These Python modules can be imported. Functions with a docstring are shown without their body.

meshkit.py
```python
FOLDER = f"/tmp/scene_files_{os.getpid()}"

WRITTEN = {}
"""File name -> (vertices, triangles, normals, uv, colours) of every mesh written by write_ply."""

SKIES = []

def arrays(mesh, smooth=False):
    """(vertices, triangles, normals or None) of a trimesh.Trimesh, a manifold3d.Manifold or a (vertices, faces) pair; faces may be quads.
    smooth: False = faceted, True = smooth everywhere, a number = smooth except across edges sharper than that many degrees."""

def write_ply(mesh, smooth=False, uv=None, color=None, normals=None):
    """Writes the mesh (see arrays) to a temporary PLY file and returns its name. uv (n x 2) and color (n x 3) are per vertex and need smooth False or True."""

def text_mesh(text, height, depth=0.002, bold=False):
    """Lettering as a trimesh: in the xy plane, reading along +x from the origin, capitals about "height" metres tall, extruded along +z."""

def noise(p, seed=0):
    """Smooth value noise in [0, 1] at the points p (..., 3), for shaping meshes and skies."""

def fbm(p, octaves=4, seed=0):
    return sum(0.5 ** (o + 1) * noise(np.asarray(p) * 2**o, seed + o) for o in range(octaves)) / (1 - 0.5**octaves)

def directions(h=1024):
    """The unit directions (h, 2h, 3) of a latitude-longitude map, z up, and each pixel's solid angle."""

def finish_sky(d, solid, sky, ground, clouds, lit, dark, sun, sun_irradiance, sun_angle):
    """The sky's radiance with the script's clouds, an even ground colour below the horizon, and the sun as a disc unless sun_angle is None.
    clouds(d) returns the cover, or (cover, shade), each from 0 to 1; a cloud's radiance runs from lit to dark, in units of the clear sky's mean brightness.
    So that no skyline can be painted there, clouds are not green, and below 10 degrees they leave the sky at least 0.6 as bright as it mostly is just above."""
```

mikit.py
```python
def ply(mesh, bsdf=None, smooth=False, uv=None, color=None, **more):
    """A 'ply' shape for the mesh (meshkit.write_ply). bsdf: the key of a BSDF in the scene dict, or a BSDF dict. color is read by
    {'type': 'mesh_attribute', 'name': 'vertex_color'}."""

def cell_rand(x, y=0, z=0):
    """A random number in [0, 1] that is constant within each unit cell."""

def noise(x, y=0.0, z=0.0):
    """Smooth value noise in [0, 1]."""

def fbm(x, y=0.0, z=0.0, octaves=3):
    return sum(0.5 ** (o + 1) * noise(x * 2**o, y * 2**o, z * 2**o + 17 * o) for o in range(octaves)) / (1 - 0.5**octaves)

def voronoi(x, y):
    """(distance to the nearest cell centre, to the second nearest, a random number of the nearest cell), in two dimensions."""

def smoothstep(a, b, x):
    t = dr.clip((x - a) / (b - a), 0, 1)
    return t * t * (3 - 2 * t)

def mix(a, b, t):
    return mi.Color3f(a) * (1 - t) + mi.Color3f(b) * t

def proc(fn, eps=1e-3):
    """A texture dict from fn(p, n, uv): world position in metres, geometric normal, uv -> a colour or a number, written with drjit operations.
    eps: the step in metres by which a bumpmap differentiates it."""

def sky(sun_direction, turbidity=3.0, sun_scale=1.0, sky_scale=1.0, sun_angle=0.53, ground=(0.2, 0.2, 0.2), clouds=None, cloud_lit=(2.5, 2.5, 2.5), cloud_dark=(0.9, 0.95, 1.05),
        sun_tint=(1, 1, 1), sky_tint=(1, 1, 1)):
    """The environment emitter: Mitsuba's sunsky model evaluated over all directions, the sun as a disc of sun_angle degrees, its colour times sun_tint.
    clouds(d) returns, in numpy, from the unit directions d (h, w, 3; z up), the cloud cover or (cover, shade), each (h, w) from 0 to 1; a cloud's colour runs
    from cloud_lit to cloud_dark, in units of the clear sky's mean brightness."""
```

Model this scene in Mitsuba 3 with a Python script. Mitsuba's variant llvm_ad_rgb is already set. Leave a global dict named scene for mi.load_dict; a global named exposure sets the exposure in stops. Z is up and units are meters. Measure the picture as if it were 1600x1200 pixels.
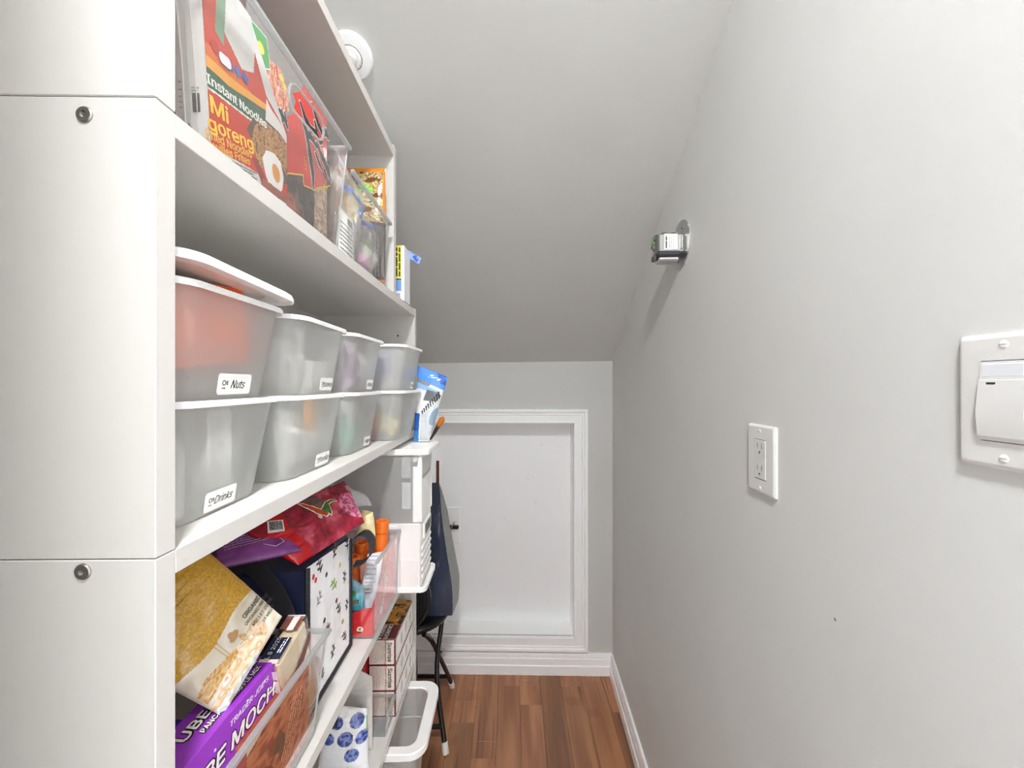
import math
import numpy as np
import trimesh
import drjit as dr
import mitsuba as mi
import mikit
import meshkit
from mikit import proc, noise as tnoise, fbm as tfbm, cell_rand, smoothstep, mix
from meshkit import text_mesh, noise as vnoise, fbm as vfbm
from shapely.geometry import Polygon, Point, LineString, box as sbox
from shapely import affinity
from shapely.ops import unary_union

T = mi.ScalarTransform4f
scene, labels = {}, {}

# ------------------------------------------------------------------ camera, light, exposure
CAM_Z = 1.383
FOCAL = 615.0
scene['camera'] = {
    'type': 'perspective', 'fov_axis': 'x', 'fov': math.degrees(2 * math.atan(800 / FOCAL)),
    'near_clip': 0.02, 'far_clip': 50.0,
    'to_world': T().look_at(origin=[0, 0, CAM_Z], target=[0, 1, CAM_Z], up=[0, 0, 1]),
}
exposure = 0.08
LAMP_POWER = 500.0         # radiance of the recessed ceiling lamp's lens
LAMP_POS = (0.03, -0.25, 2.455)
LAMP_R = 0.075
FILL = 2.4                 # added uniform fill light, entering from the unseen side behind the camera
scene['fill_light'] = {'type': 'constant', 'radiance': {'type': 'rgb', 'value': [FILL, FILL * 1.02, FILL * 1.05]}}


# ------------------------------------------------------------------ colours and materials
def C(h):
    h = h.lstrip('#')
    c = np.array([int(h[i:i + 2], 16) for i in (0, 2, 4)]) / 255.0
    return np.where(c <= 0.04045, c / 12.92, ((c + 0.055) / 1.055) ** 2.4)


def K(h):
    return mi.Color3f(*[float(x) for x in C(h)])


VC = {'type': 'mesh_attribute', 'name': 'vertex_color'}


def rgb(h):
    return {'type': 'rgb', 'value': [float(x) for x in (C(h) if isinstance(h, str) else h)]}


def two(b):
    return {'type': 'twosided', 'bsdf': b}


def pr(color, rough, metallic=0.0, spec=0.5, **kw):
    return {'type': 'principled', 'base_color': color, 'roughness': rough, 'metallic': metallic, 'specular': spec, **kw}


scene['matte'] = two(pr(VC, 0.75, spec=0.3))
scene['satin'] = two(pr(VC, 0.42))
scene['gloss'] = two(pr(VC, 0.2))
scene['film'] = two(pr(VC, 0.13, spec=0.6))
scene['metal'] = two(pr(VC, 0.38, metallic=1.0))


def paint_bump(p, n, uv):
    return tfbm(p.x * 140, p.y * 140, p.z * 140, octaves=2) * 0.00022 + tnoise(p.x * 9, p.y * 9, p.z * 9) * 0.0006


def wall_color(p, n, uv):
    t = tfbm(p.x * 5 + 3, p.y * 5, p.z * 5, octaves=3)
    return mix(K('#c4c4c1'), K('#cacac7'), t)


scene['wall_paint'] = two({'type': 'bumpmap', 'arbitrary': proc(paint_bump, 0.001), 'scale': 1.0,
                           'bsdf': pr(proc(wall_color), 0.62, spec=0.35)})
scene['trim_paint'] = two(pr(rgb('#f2f3f3'), 0.38))


def melamine(p, n, uv):
    t = tfbm(p.x * 30, p.y * 4, p.z * 4, octaves=2)
    return mix(K('#ccc9c4'), K('#d0cdc8'), t)


scene['melamine'] = two(pr(proc(melamine), 0.4))


def oak(p, n, uv):
    plank = dr.floor((p.x + 5) / 0.095)
    r = cell_rand(plank, 3, 1)
    r2 = cell_rand(plank, dr.floor((p.y + 7 + r * 0.9) / 0.62), 9)
    g = tfbm(p.x * 26 + r * 40, p.y * 2.2 + r2 * 31, r * 9, octaves=4)
    fine = tnoise(p.x * 420, p.y * 9 + r * 13, 0)
    streak = smoothstep(0.52, 0.78, tfbm(p.x * 60 + r2 * 17, p.y * 1.6, 4, octaves=3))
    base = mix(K('#936042'), K('#b07b55'), smoothstep(0.25, 0.75, g))
    base = mix(base, K('#6b4230'), streak * 0.75)
    base = base * (0.62 + 0.62 * r2) * (0.93 + 0.13 * fine)
    knot = smoothstep(0.86, 0.95, tnoise(p.x * 22 + r * 10, p.y * 9 + r2 * 5, 2))
    return mix(base, K('#6b4330'), knot * 0.2)


scene['laminate'] = two(pr(proc(oak), 0.33, spec=0.5))
scene['frosted_plastic'] = {'type': 'principledthin', 'base_color': rgb('#f2f3f1'), 'roughness': 0.12, 'spec_trans': 0.43,
                            'diff_trans': 1.0, 'eta': 1.45}
# thin clear sheet: mostly straight-through, with the mirror reflections of a plastic pane
scene['clear_plastic'] = {'type': 'thindielectric', 'int_ior': 1.8}
scene['clear_film'] = {'type': 'blendbsdf', 'weight': 0.5, 'a': {'type': 'thindielectric', 'int_ior': 1.6},
                       'b': {'type': 'principledthin', 'base_color': rgb('#f4f5f6'), 'roughness': 0.2, 'spec_trans': 0.55, 'diff_trans': 0.8}}


def webbing_bump(p, n, uv):
    return (dr.sin(uv.x * 6.2832) * dr.sin(uv.y * 6.2832)) * 0.0006


# ------------------------------------------------------------------ frames
def M4(x, y, z, o):
    m = np.eye(4)
    m[:3, 0], m[:3, 1], m[:3, 2], m[:3, 3] = x, y, z, o
    return m


def unit(v):
    v = np.asarray(v, float)
    return v / np.linalg.norm(v)


def frame(center, U, V):
    U = unit(U)
    N = unit(np.cross(U, V))
    return M4(U, np.cross(N, U), N, center)


def tr(x=0, y=0, z=0):
    m = np.eye(4)
    m[:3, 3] = x, y, z
    return m


def rot(axis, deg):
    return trimesh.transformations.rotation_matrix(math.radians(deg), axis)


EO, ES, EZ = unit([1, .0163, 0]), unit([-.0163, 1, 0]), np.array([0, 0, 1.0])
SHELF = M4(EO, ES, EZ, [-.2668, 0, 0])           # local x: out of the shelf, y: along it, z: up
ER = unit([.0423, 1, 0])
RWALL = M4(ER, EZ, np.cross(ER, EZ) * 1.0, [.40, 0, 0])   # x along the right wall, y up
if RWALL[0, 2] > 0:
    RWALL = M4(-ER, EZ, np.cross(-ER, EZ), [.40, 0, 0])   # z points into the room
EB = unit([1, -.0195, 0])
BWALL = M4(EB, EZ, np.cross(EB, EZ), [.479, 1.878, 0])    # z points into the room


def SH(o, s, z):
    return (SHELF @ np.array([o, s, z, 1.0]))[:3]


def face_out(o, s, z):
    """A frame on a plane parallel to the shelf front: x along the shelf, y up, z out of it."""
    return M4(ES, EZ, np.cross(ES, EZ), SH(o, s, z))


def face_cam(o, s, z):
    """A frame on a plane across the shelf: x out of the shelf, y up, z towards the near end."""
    return M4(EO, EZ, np.cross(EO, EZ), SH(o, s, z))


# ------------------------------------------------------------------ adding meshes
def numbered(key):
    if key not in scene and not any(k.startswith(key + '__') for k in scene) and key not in labels:
        return key
    i = 1
    while True:
        k = '%s_%03d' % (key, i)
        if k not in scene and k not in labels and not any(q.startswith(k + '__') for q in scene):
            return k
        i += 1


def to_mesh(m):
    if hasattr(m, 'to_mesh'):
        q = m.to_mesh()
        return trimesh.Trimesh(q.vert_properties[:, :3], q.tri_verts, process=False)
    if isinstance(m, (tuple, list)):
        v, f = np.asarray(m[0], float), np.asarray(m[1], int)
        if f.shape[1] == 4:
            f = np.vstack([f[:, [0, 1, 2]], f[:, [0, 2, 3]]])
        return trimesh.Trimesh(v, f, process=False)
    return m


def join(*ms):
    ms = [to_mesh(m) for m in ms]
    return trimesh.util.concatenate([trimesh.Trimesh(m.vertices, m.faces, process=False) for m in ms])


def xf(m, M):
    m = to_mesh(m).copy()
    m.apply_transform(M)
    return m


def add(name, mesh, mat, color=None, parent=None, M=None, smooth=30, uv=None, label=None):
    """One mesh as one entry of the scene; color: a hex string or per-vertex linear colours."""
    key = numbered((parent + '__' if parent else '') + name)
    m = to_mesh(mesh)
    if M is not None:
        m = xf(m, M)
    if scene[mat] is not None and color is not None:
        if isinstance(color, str):
            if smooth not in (True, False):
                m = trimesh.graph.smooth_shade(m, angle=math.radians(smooth), facet_minarea=None)
                smooth = True
            color = np.tile(C(color), (len(m.vertices), 1))
        elif smooth not in (True, False):
            smooth = True
    scene[key] = mikit.ply(m, mat, smooth=smooth, uv=uv, color=color)
    if label:
        labels[key] = {'label': label}
    return key


def thing(name, label, cat, group=None):
    key = numbered(name)
    labels[key] = {'label': label, 'category': cat}
    if group:
        labels[key]['group'] = group
    return key


def tag(key, label, cat, group=None):
    labels[key] = {'label': label, 'category': cat}
    if group:
        labels[key]['group'] = group
    return key


def struct(name, mesh, mat, color=None, parent=None, **kw):
    key = add(name, mesh, mat, color, parent, **kw)
    if parent is None:
        labels[key] = {'label': name.replace('_', ' '), 'kind': 'structure'}
    return key


# ------------------------------------------------------------------ shapes
def cbox(x0, x1, y0, y1, z0, z1, r=0.001):
    c = np.array([(x0 + x1) / 2, (y0 + y1) / 2, (z0 + z1) / 2])
    h = np.array([abs(x1 - x0), abs(y1 - y0), abs(z1 - z0)]) / 2
    r = min(r, h.min() * 0.9)
    pts = []
    for s in np.ndindex(2, 2, 2):
        sg = np.array(s) * 2 - 1
        for k in range(3):
            q = h - r
            q[k] = h[k]
            pts.append(c + sg * q)
    return trimesh.convex.convex_hull(np.array(pts))


def rr_loop(w, h, r, n=6, cx=0, cy=0):
    r = min(r, w / 2 - 1e-5, h / 2 - 1e-5)
    pts = []
    for k, (sx, sy) in enumerate(((1, 1), (-1, 1), (-1, -1), (1, -1))):
        for i in range(n + 1):
            a = math.pi / 2 * (k + i / n)
            pts.append((cx + sx * (w / 2 - r) + r * math.cos(a), cy + sy * (h / 2 - r) + r * math.sin(a)))
    return np.array(pts)


def loft(loops, close=False, cap0=False, cap1=False):
    """Skin through loops (each n x 3); close joins the last loop to the first."""
    L = np.array(loops, float)
    k, n = L.shape[:2]
    v = L.reshape(-1, 3)
    f = []
    idx = np.arange(n)
    nx = (idx + 1) % n
    for a in range(k if close else k - 1):
        b = (a + 1) % k
        f.append(np.stack([a * n + idx, a * n + nx, b * n + nx], 1))
        f.append(np.stack([a * n + idx, b * n + nx, b * n + idx], 1))
    v = list(v)
    if cap0:
        c = len(v)
        v.append(L[0].mean(0))
        f.append(np.stack([idx * 0 + c, nx, idx], 1))
    if cap1:
        c = len(v)
        v.append(L[-1].mean(0))
        f.append(np.stack([idx * 0 + c, (k - 1) * n + idx, (k - 1) * n + nx], 1))
    return trimesh.Trimesh(np.array(v), np.vstack(f), process=False)


def l3(loop2, z):
    return np.column_stack([loop2, np.full(len(loop2), z)])


def lathe(profile, n=32):
    """Revolve (r, z) pairs about z."""
    a = np.arange(n) * 2 * np.pi / n
    return loft([np.column_stack([r * np.cos(a), r * np.sin(a), np.full(n, z)]) for r, z in profile], cap0=profile[0][0] > 1e-6, cap1=profile[-1][0] > 1e-6)


def tube(path, r, n=12, caps=True):
    p = np.asarray(path, float)
    t = np.gradient(p, axis=0)
    t /= np.linalg.norm(t, axis=1, keepdims=True)
    ref = np.array([0, 0, 1.0]) if abs(t[0][2]) < 0.9 else np.array([1.0, 0, 0])
    loops = []
    u = unit(np.cross(t[0], ref))
    rr = np.broadcast_to(r, (len(p),))
    for i in range(len(p)):
        u = unit(u - t[i] * (u @ t[i]))
        w = np.cross(t[i], u)
        a = np.arange(n) * 2 * np.pi / n
        loops.append(p[i] + rr[i] * (np.cos(a)[:, None] * u + np.sin(a)[:, None] * w))
    return loft(loops, cap0=caps, cap1=caps)


def spline(pts, n=24):
    from scipy.interpolate import CubicSpline
    p = np.asarray(pts, float)
    d = np.r_[0, np.cumsum(np.linalg.norm(np.diff(p, axis=0), axis=1))]
    return CubicSpline(d, p)(np.linspace(0, d[-1], n))


def prism(poly, depth, z0=0.0):
    ps = getattr(poly, 'geoms', [poly])
    m = trimesh.util.concatenate([trimesh.creation.extrude_polygon(g, depth, engine='earcut') for g in ps if g.area > 1e-12])
    m.apply_translation([0, 0, z0])
    return m


def sheet(poly):
    """A flat polygon as one sheet of triangles in z = 0."""
    m = prism(poly, .001)
    keep = m.face_normals[:, 2] > .5
    m = trimesh.Trimesh(m.vertices - [0, 0, .001], m.faces[keep], process=True)
    return m


def grid(nu, nv):
    i, j = np.meshgrid(np.arange(nv - 1), np.arange(nu - 1), indexing='ij')
    a = i * nu + j
    q = np.stack([a, a + 1, a + nu + 1, a + nu], -1).reshape(-1, 4)
    return np.vstack([q[:, [0, 1, 2]], q[:, [0, 2, 3]]])


_texts = {}


def text2(s, h, bold=False, shear=0.0, rotd=0.0, at=(0, 0), center=True, depth=0.00025, stretch=1.0):
    k = (s, bold)
    if k not in _texts:
        _texts[k] = text_mesh(s, 1.0, 1.0, bold)
    m = _texts[k].copy()
    v = np.array(m.vertices)
    v[:, :2] *= h
    v[:, 0] *= stretch
    if center:
        v[:, 0] -= (v[:, 0].max() + v[:, 0].min()) / 2
        v[:, 1] -= h * 0.5
    v[:, 0] += shear * v[:, 1]
    a = math.radians(rotd)
    x, y = v[:, 0].copy(), v[:, 1].copy()
    v[:, 0], v[:, 1] = x * math.cos(a) - y * math.sin(a) + at[0], x * math.sin(a) + y * math.cos(a) + at[1]
    v[:, 2] *= depth
    m.vertices = v
    return m


def flat2(poly, depth=0.00025):
    return prism(poly, depth)


def bars(x0, x1, y0, y1, n, frac=0.5, seed=0, vertical=True):
    r = np.random.default_rng(seed)
    e = np.cumsum(np.r_[0, r.uniform(0.4, 1.6, 2 * n - 1)])
    e /= e[-1]
    out = []
    for i in range(0, 2 * n - 1, 2):
        a, b = e[i], e[i + 1]
        out.append(sbox(x0 + (x1 - x0) * a, y0, x0 + (x1 - x0) * b, y1) if vertical else sbox(x0, y0 + (y1 - y0) * a, x1, y0 + (y1 - y0) * b))
    return unary_union(out)


def text_lines(x0, x1, ys, h, seed=0, fill=0.8):
    """Rows of word-like strokes for print that is too small to read."""
    r = np.random.default_rng(seed)
    out = []
    for y in ys:
        x = x0
        end = x0 + (x1 - x0) * r.uniform(fill, 1.0)
        while x < end:
            w = min(r.uniform(2.0, 6.0) * h, end - x)
            out.append(sbox(x, y - h / 2, x + w, y + h / 2))
            x += w + h * 0.8
    return unary_union(out)


class Paint:
    """Colours on points of a package's own face, laid down like print: polygons, ellipses, mottles."""

    def __init__(self, x, y, base):
        self.x, self.y = np.asarray(x, float), np.asarray(y, float)
        self.c = np.tile(C(base), (len(self.x), 1))

    def inside(self, pts):
        p = np.asarray(pts, float)
        x, y, on = self.x, self.y, np.zeros(len(self.x), bool)
        for (x0, y0), (x1, y1) in zip(p, np.roll(p, -1, 0)):
            if y0 != y1:
                on ^= ((y0 > y) != (y1 > y)) & (x < (x1 - x0) * (y - y0) / (y1 - y0) + x0)
        return on

    def ell(self, cx, cy, rx, ry, rotd=0):
        a = math.radians(rotd)
        dx, dy = self.x - cx, self.y - cy
        u, v = dx * math.cos(a) + dy * math.sin(a), -dx * math.sin(a) + dy * math.cos(a)
        return (u / rx) ** 2 + (v / ry) ** 2 < 1

    def fill(self, mask, col):
        self.c[mask] = C(col)
        return self

    def mottle(self, mask, cols, scale, seed=0, stretch=(1, 1), octaves=2):
        p = np.column_stack([self.x * scale * stretch[0], self.y * scale * stretch[1], np.full(len(self.x), seed * 3.7)])
        t = np.clip((vfbm(p, octaves, seed) - 0.28) / 0.44, 0, 0.9999) * (len(cols) - 1)
        k = t.astype(int)
        f = (t - k)[:, None]
        cs = np.array([C(c) for c in cols])
        mix_ = cs[k] * (1 - f) + cs[np.minimum(k + 1, len(cols) - 1)] * f
        self.c[mask] = mix_[mask]
        return self


def pillow(w, h, t, step=0.0015, seal=0.012, wrinkle=0.0025, seed=0, p=2.6, ends='y'):
    """A filled bag: front and back sheets meeting at their edges, crimped at two ends.
    Returns (vertices, faces, number of front vertices, height function of the front)."""
    nu, nv = max(8, int(w / step) + 1), max(8, int(h / step) + 1)
    x, y = np.meshgrid(np.linspace(-w / 2, w / 2, nu), np.linspace(-h / 2, h / 2, nv))
    x, y = x.ravel(), y.ravel()

    def height(x, y, side=1):
        u, v = np.abs(2 * x / w), np.abs(2 * y / h)
        if seal > 0:
            if ends == 'y':
                v = np.clip(np.abs(y) / (h / 2 - seal), 0, 1)
            else:
                u = np.clip(np.abs(x) / (w / 2 - seal), 0, 1)
        b = np.maximum(1 - u ** p, 0) ** 0.6 * np.maximum(1 - v ** p, 0) ** 0.6
        q = np.column_stack([x * 38, y * 38, np.full(len(x), seed * 5.3 + side)])
        wr = (vfbm(q, 3, seed) - 0.5) * 2 * wrinkle
        q2 = np.column_stack([x * 110, y * 24, np.full(len(x), seed * 2.1 + side)])
        wr = wr + (vfbm(q2, 2, seed + 5) - 0.5) * wrinkle * 0.8
        edge = np.clip(b * 4, 0, 1)
        return t / 2 * b + wr * edge + 0.0004

    f = grid(nu, nv)
    zf, zb = height(x, y, 1), -height(x, y, 2)
    border = (np.abs(np.abs(x) - w / 2) < 1e-9) | (np.abs(np.abs(y) - h / 2) < 1e-9)
    zf[border] = 0
    zb[border] = -0.0003
    v = np.vstack([np.column_stack([x, y, zf]), np.column_stack([x, y, zb])])
    faces = np.vstack([f, f[:, ::-1] + len(x)])
    return v, faces, len(x), lambda a, b: height(np.atleast_1d(a), np.atleast_1d(b), 1)


def drape(mesh2, height, off=0.0005, maxedge=0.004):
    """Lay a flat extruded decal (x, y, z thickness) on a curved front."""
    m = to_mesh(mesh2)
    v, f = trimesh.remesh.subdivide_to_size(np.array(m.vertices), np.array(m.faces), maxedge, max_iter=12)
    v = v.copy()
    v[:, 2] = v[:, 2] + height(v[:, 0], v[:, 1]) + off
    return trimesh.Trimesh(v, f, process=False)

# ------------------------------------------------------------------ the room
XL, YB = -0.64, -.50              # left wall, wall behind the camera
Z0C, SLOPE, YC = 1.493, 0.5787, 1.878
FLATZ = 2.47
Y_FLAT = YC - (FLATZ - Z0C) / SLOPE


def quad(a, b, c, d):
    return trimesh.Trimesh(np.array([a, b, c, d], float), [[0, 1, 2], [0, 2, 3]], process=False)


def back_y(x):
    return 1.878 + (.479 - x) * .0195


def wall_x(y):
    return .40 + .0423 * y


def slab(poly, thick, M):
    return xf(prism(poly, thick), M)


# right wall: solid slab behind its face, cut under the slope only by the ceiling itself
struct('wall_right', slab(sbox(-.07, -.05, 2.35, 2.75), .10, M4(ER, EZ, np.cross(ER, EZ), [.40, 0, 0])), 'wall_paint', smooth=False)
struct('wall_left', cbox(XL - .1, XL, -.07, 2.35, -.05, 2.75), 'wall_paint', smooth=False)
# far wall with the opening of the access hatch (local x along the wall, y up)
xa, xb, za, zb = -.90, -.1845, .1765, 1.196      # opening, measured from the right corner along the wall
far = sbox(-1.35, -.05, .12, 2.4).difference(sbox(xa, za, xb, zb))
struct('wall_far', slab(far, .012, BWALL @ tr(0, 0, -.012)), 'wall_paint', smooth=False)
# unseen wall added to keep lamp and fill light off the shelf end
# (the camera stands in an assumed doorway, open up to let the lamp in; the right wall is its other jamb)
struct('wall_near', cbox(XL - .1, -.172, -.045, .045, -.05, 2.6, .002), 'wall_paint', smooth=False)
# ceiling: the underside of the stairs and the flat part above the camera
sl = np.array([0, 1, -SLOPE]) / math.hypot(1, SLOPE)
top = np.array([0, Y_FLAT, FLATZ])
nsl = np.cross([1, 0, 0], sl)
struct('ceiling', slab(sbox(-.75, 0, .75, 2.2), .08, M4([1, 0, 0], sl, nsl, top)), 'wall_paint', smooth=False)
lamp_hole = Point(LAMP_POS[0], LAMP_POS[1]).buffer(LAMP_R + .004, 24)
struct('ceiling_flat', slab(sbox(-.75, YB - .5, .75, Y_FLAT + .05).difference(lamp_hole), .08, tr(0, 0, FLATZ)), 'wall_paint', smooth=False)

# floor: each laminate strip is a piece of the floor
fl = struct('floor', cbox(XL - .1, .70, YB - .3, 2.4, -.06, -.012), 'matte', '#5b4032', smooth=False)
rng = np.random.default_rng(4)
k0 = math.floor((XL + 5) / 0.095)
for k in range(k0, k0 + 14):
    x0, x1 = k * .095 - 5, (k + 1) * .095 - 5
    y = YB - .2 - rng.uniform(0, .6)
    while y < 2.0:
        L = rng.uniform(.75, 1.25)
        a, b = max(y, YB - .2), min(y + L, 2.05)
        if b - a > .02:
            add('plank', cbox(x0 + .0003, x1 - .0003, a + .0003, b - .0003, -.012, 0, .0006), 'laminate', parent=fl, smooth=False)
        y += L


def sweep_profile(prof, M, L):
    """A moulding: profile (out, up) pushed along x for L, placed by M (x along, y up, z out)."""
    poly = Polygon(prof)
    m = prism(poly, L)                                  # x=out, y=up, z=along
    R = np.eye(4)
    R[:3, :3] = np.array([[0, 0, 1], [0, 1, 0], [1, 0, 0]], float)
    m.apply_transform(R)
    m.invert()
    return xf(m, M)


BASEP = [(0, 0), (.017, 0), (.017, .043), (.0135, .047), (.0135, .050), (.0125, .075), (.010, .0785), (.012, .081), (.011, .094), (.008, .1005), (0, .1005)]
struct('baseboard_far', sweep_profile(BASEP, BWALL @ tr(-1.3, 0, 0), 1.3 - .001), 'trim_paint')
struct('baseboard_right', sweep_profile(BASEP, M4(-ER, EZ, np.cross(-ER, EZ), [.40, 0, 0]) @ tr(-1.868, 0, 0), 2.9), 'trim_paint')

# casing of the hatch: four mitred mouldings
CASEP = [(0, 0), (.016, 0), (.017, .006), (.0125, .010), (.0125, .045), (.0155, .050), (.0155, .055), (.0135, .057), (.0195, .064), (.0205, .074), (.018, .0805), (0, .0805)]


def casing(name, a, b):
    """From inner corner a to inner corner b (wall coordinates), the moulding growing to the left of a->b."""
    a, b = np.array(a, float), np.array(b, float)
    d = unit(b - a)
    nrm = np.array([-d[1], d[0]])
    la, lb = [], []
    for out, w in CASEP:
        w = w * .82
        pa, pb = a + nrm * w - d * w, b + nrm * w + d * w
        la.append((pa[0], pa[1], out))
        lb.append((pb[0], pb[1], out))
    m = loft([np.array(lb), np.array(la)], cap0=True, cap1=True)
    m.fix_normals()
    return struct(name, m, 'trim_paint', M=BWALL, smooth=25)


casing('trim_1', (xa, zb), (xb, zb))
casing('trim_2', (xb, zb), (xb, za))
casing('trim_3', (xb, za), (xa, za))
casing('trim_4', (xa, za), (xa, zb))
RD = .11                                             # depth of the recess behind the casing
jm = BWALL
hp = thing('access_hatch', 'white painted access hatch panel recessed in the far wall', 'hatch')
add('panel', cbox(xa, xb, za, zb, -RD - .015, -RD, .0008), 'trim_paint', parent=hp, M=jm)
for nm, b in (('side_jamb', (xb, xb + .018, za - .018, zb + .018)), ('side_jamb', (xa - .018, xa, za - .018, zb + .018)),
              ('head_jamb', (xa, xb, zb, zb + .018)), ('sill', (xa, xb, za - .018, za))):
    add(nm, cbox(*b, -RD - .015, -.0125, .0006), 'trim_paint', parent=hp, M=jm)
for k in range(7):                                   # nail heads left in the panel
    u, w = [(-.33, 1.075), (-.48, 1.0), (-.40, .90), (-.43, .62), (-.36, .78), (-.52, .70), (-.30, .28)][k]
    add('nail_head', xf(lathe([(.0028, 0), (.0026, .0006), (.001, .0008)], 10), jm @ tr(u, w, -RD)), 'satin', '#d2d0cb', parent=hp)

# latch on the hatch: plates, a dark bolt and its staple
lx = -.775
add('latch_plate', cbox(lx - .055, lx + .028, .665, .757, -RD, -RD + .006, .0015), 'trim_paint', parent=hp, M=jm)
add('latch_plate', cbox(lx - .055, lx + .028, .575, .655, -RD, -RD + .006, .0015), 'trim_paint', parent=hp, M=jm)
add('latch_bolt', cbox(lx - .05, lx + .024, .652, .668, -RD + .002, -RD + .022, .002), 'metal', '#4b4d48', parent=hp, M=jm, label='dark metal sliding bolt')
add('latch_staple', xf(tube(spline([(-.012, -.02, 0), (-.010, -.017, .03), (0, 0, .036), (.010, .017, .03), (.012, .02, 0)], 14), .003, 8), jm @ tr(lx - .012, .66, -RD)), 'metal', '#a79c80', parent=hp)

# ------------------------------------------------------------------ recessed ceiling lamp above the camera
lp = thing('ceiling_lamp', 'round recessed ceiling lamp in the flat ceiling', 'lamp')
add('trim_ring', xf(lathe([(LAMP_R, .02), (LAMP_R, -.002), (LAMP_R + .004, -.006), (LAMP_R + .02, -.004), (LAMP_R + .022, 0)], 40), tr(LAMP_POS[0], LAMP_POS[1], FLATZ)), 'satin', '#f0f0ee', parent=lp)
a = np.arange(32) * 2 * np.pi / 32
disc = trimesh.Trimesh(np.vstack([np.column_stack([LAMP_R * np.cos(a), LAMP_R * np.sin(a), np.zeros(32)]), [[0, 0, 0]]]),
                       np.stack([(np.arange(32) + 1) % 32, np.arange(32), np.full(32, 32)], 1), process=False)
scene[lp + '__lens'] = mikit.ply(xf(disc, tr(*LAMP_POS)), 'matte', smooth=False, color=np.ones((33, 3)),
                                 emitter={'type': 'area', 'radiance': {'type': 'rgb', 'value': [LAMP_POWER, LAMP_POWER * 1.005, LAMP_POWER * 1.02]}})

# ------------------------------------------------------------------ shelf units: three white bookcases stacked
S0, S1, S1T = .300, 1.176, .958
DEP = .285
TP = .0185


def panel(x0, x1, y0, y1, z0, z1, r=.0007):
    return xf(cbox(x0, x1, y0, y1, z0, z1, r), SHELF)


def bolt(parent, o, z):
    k = add('bolt', xf(lathe([(.0062, -.004), (.0062, .0008), (.0054, .0016), (.0026, .0016), (.0026, .0004), (.0003, .0004)], 24), face_cam(o, S0, z)), 'metal', '#a6a39c', parent=parent)
    return k


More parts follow.
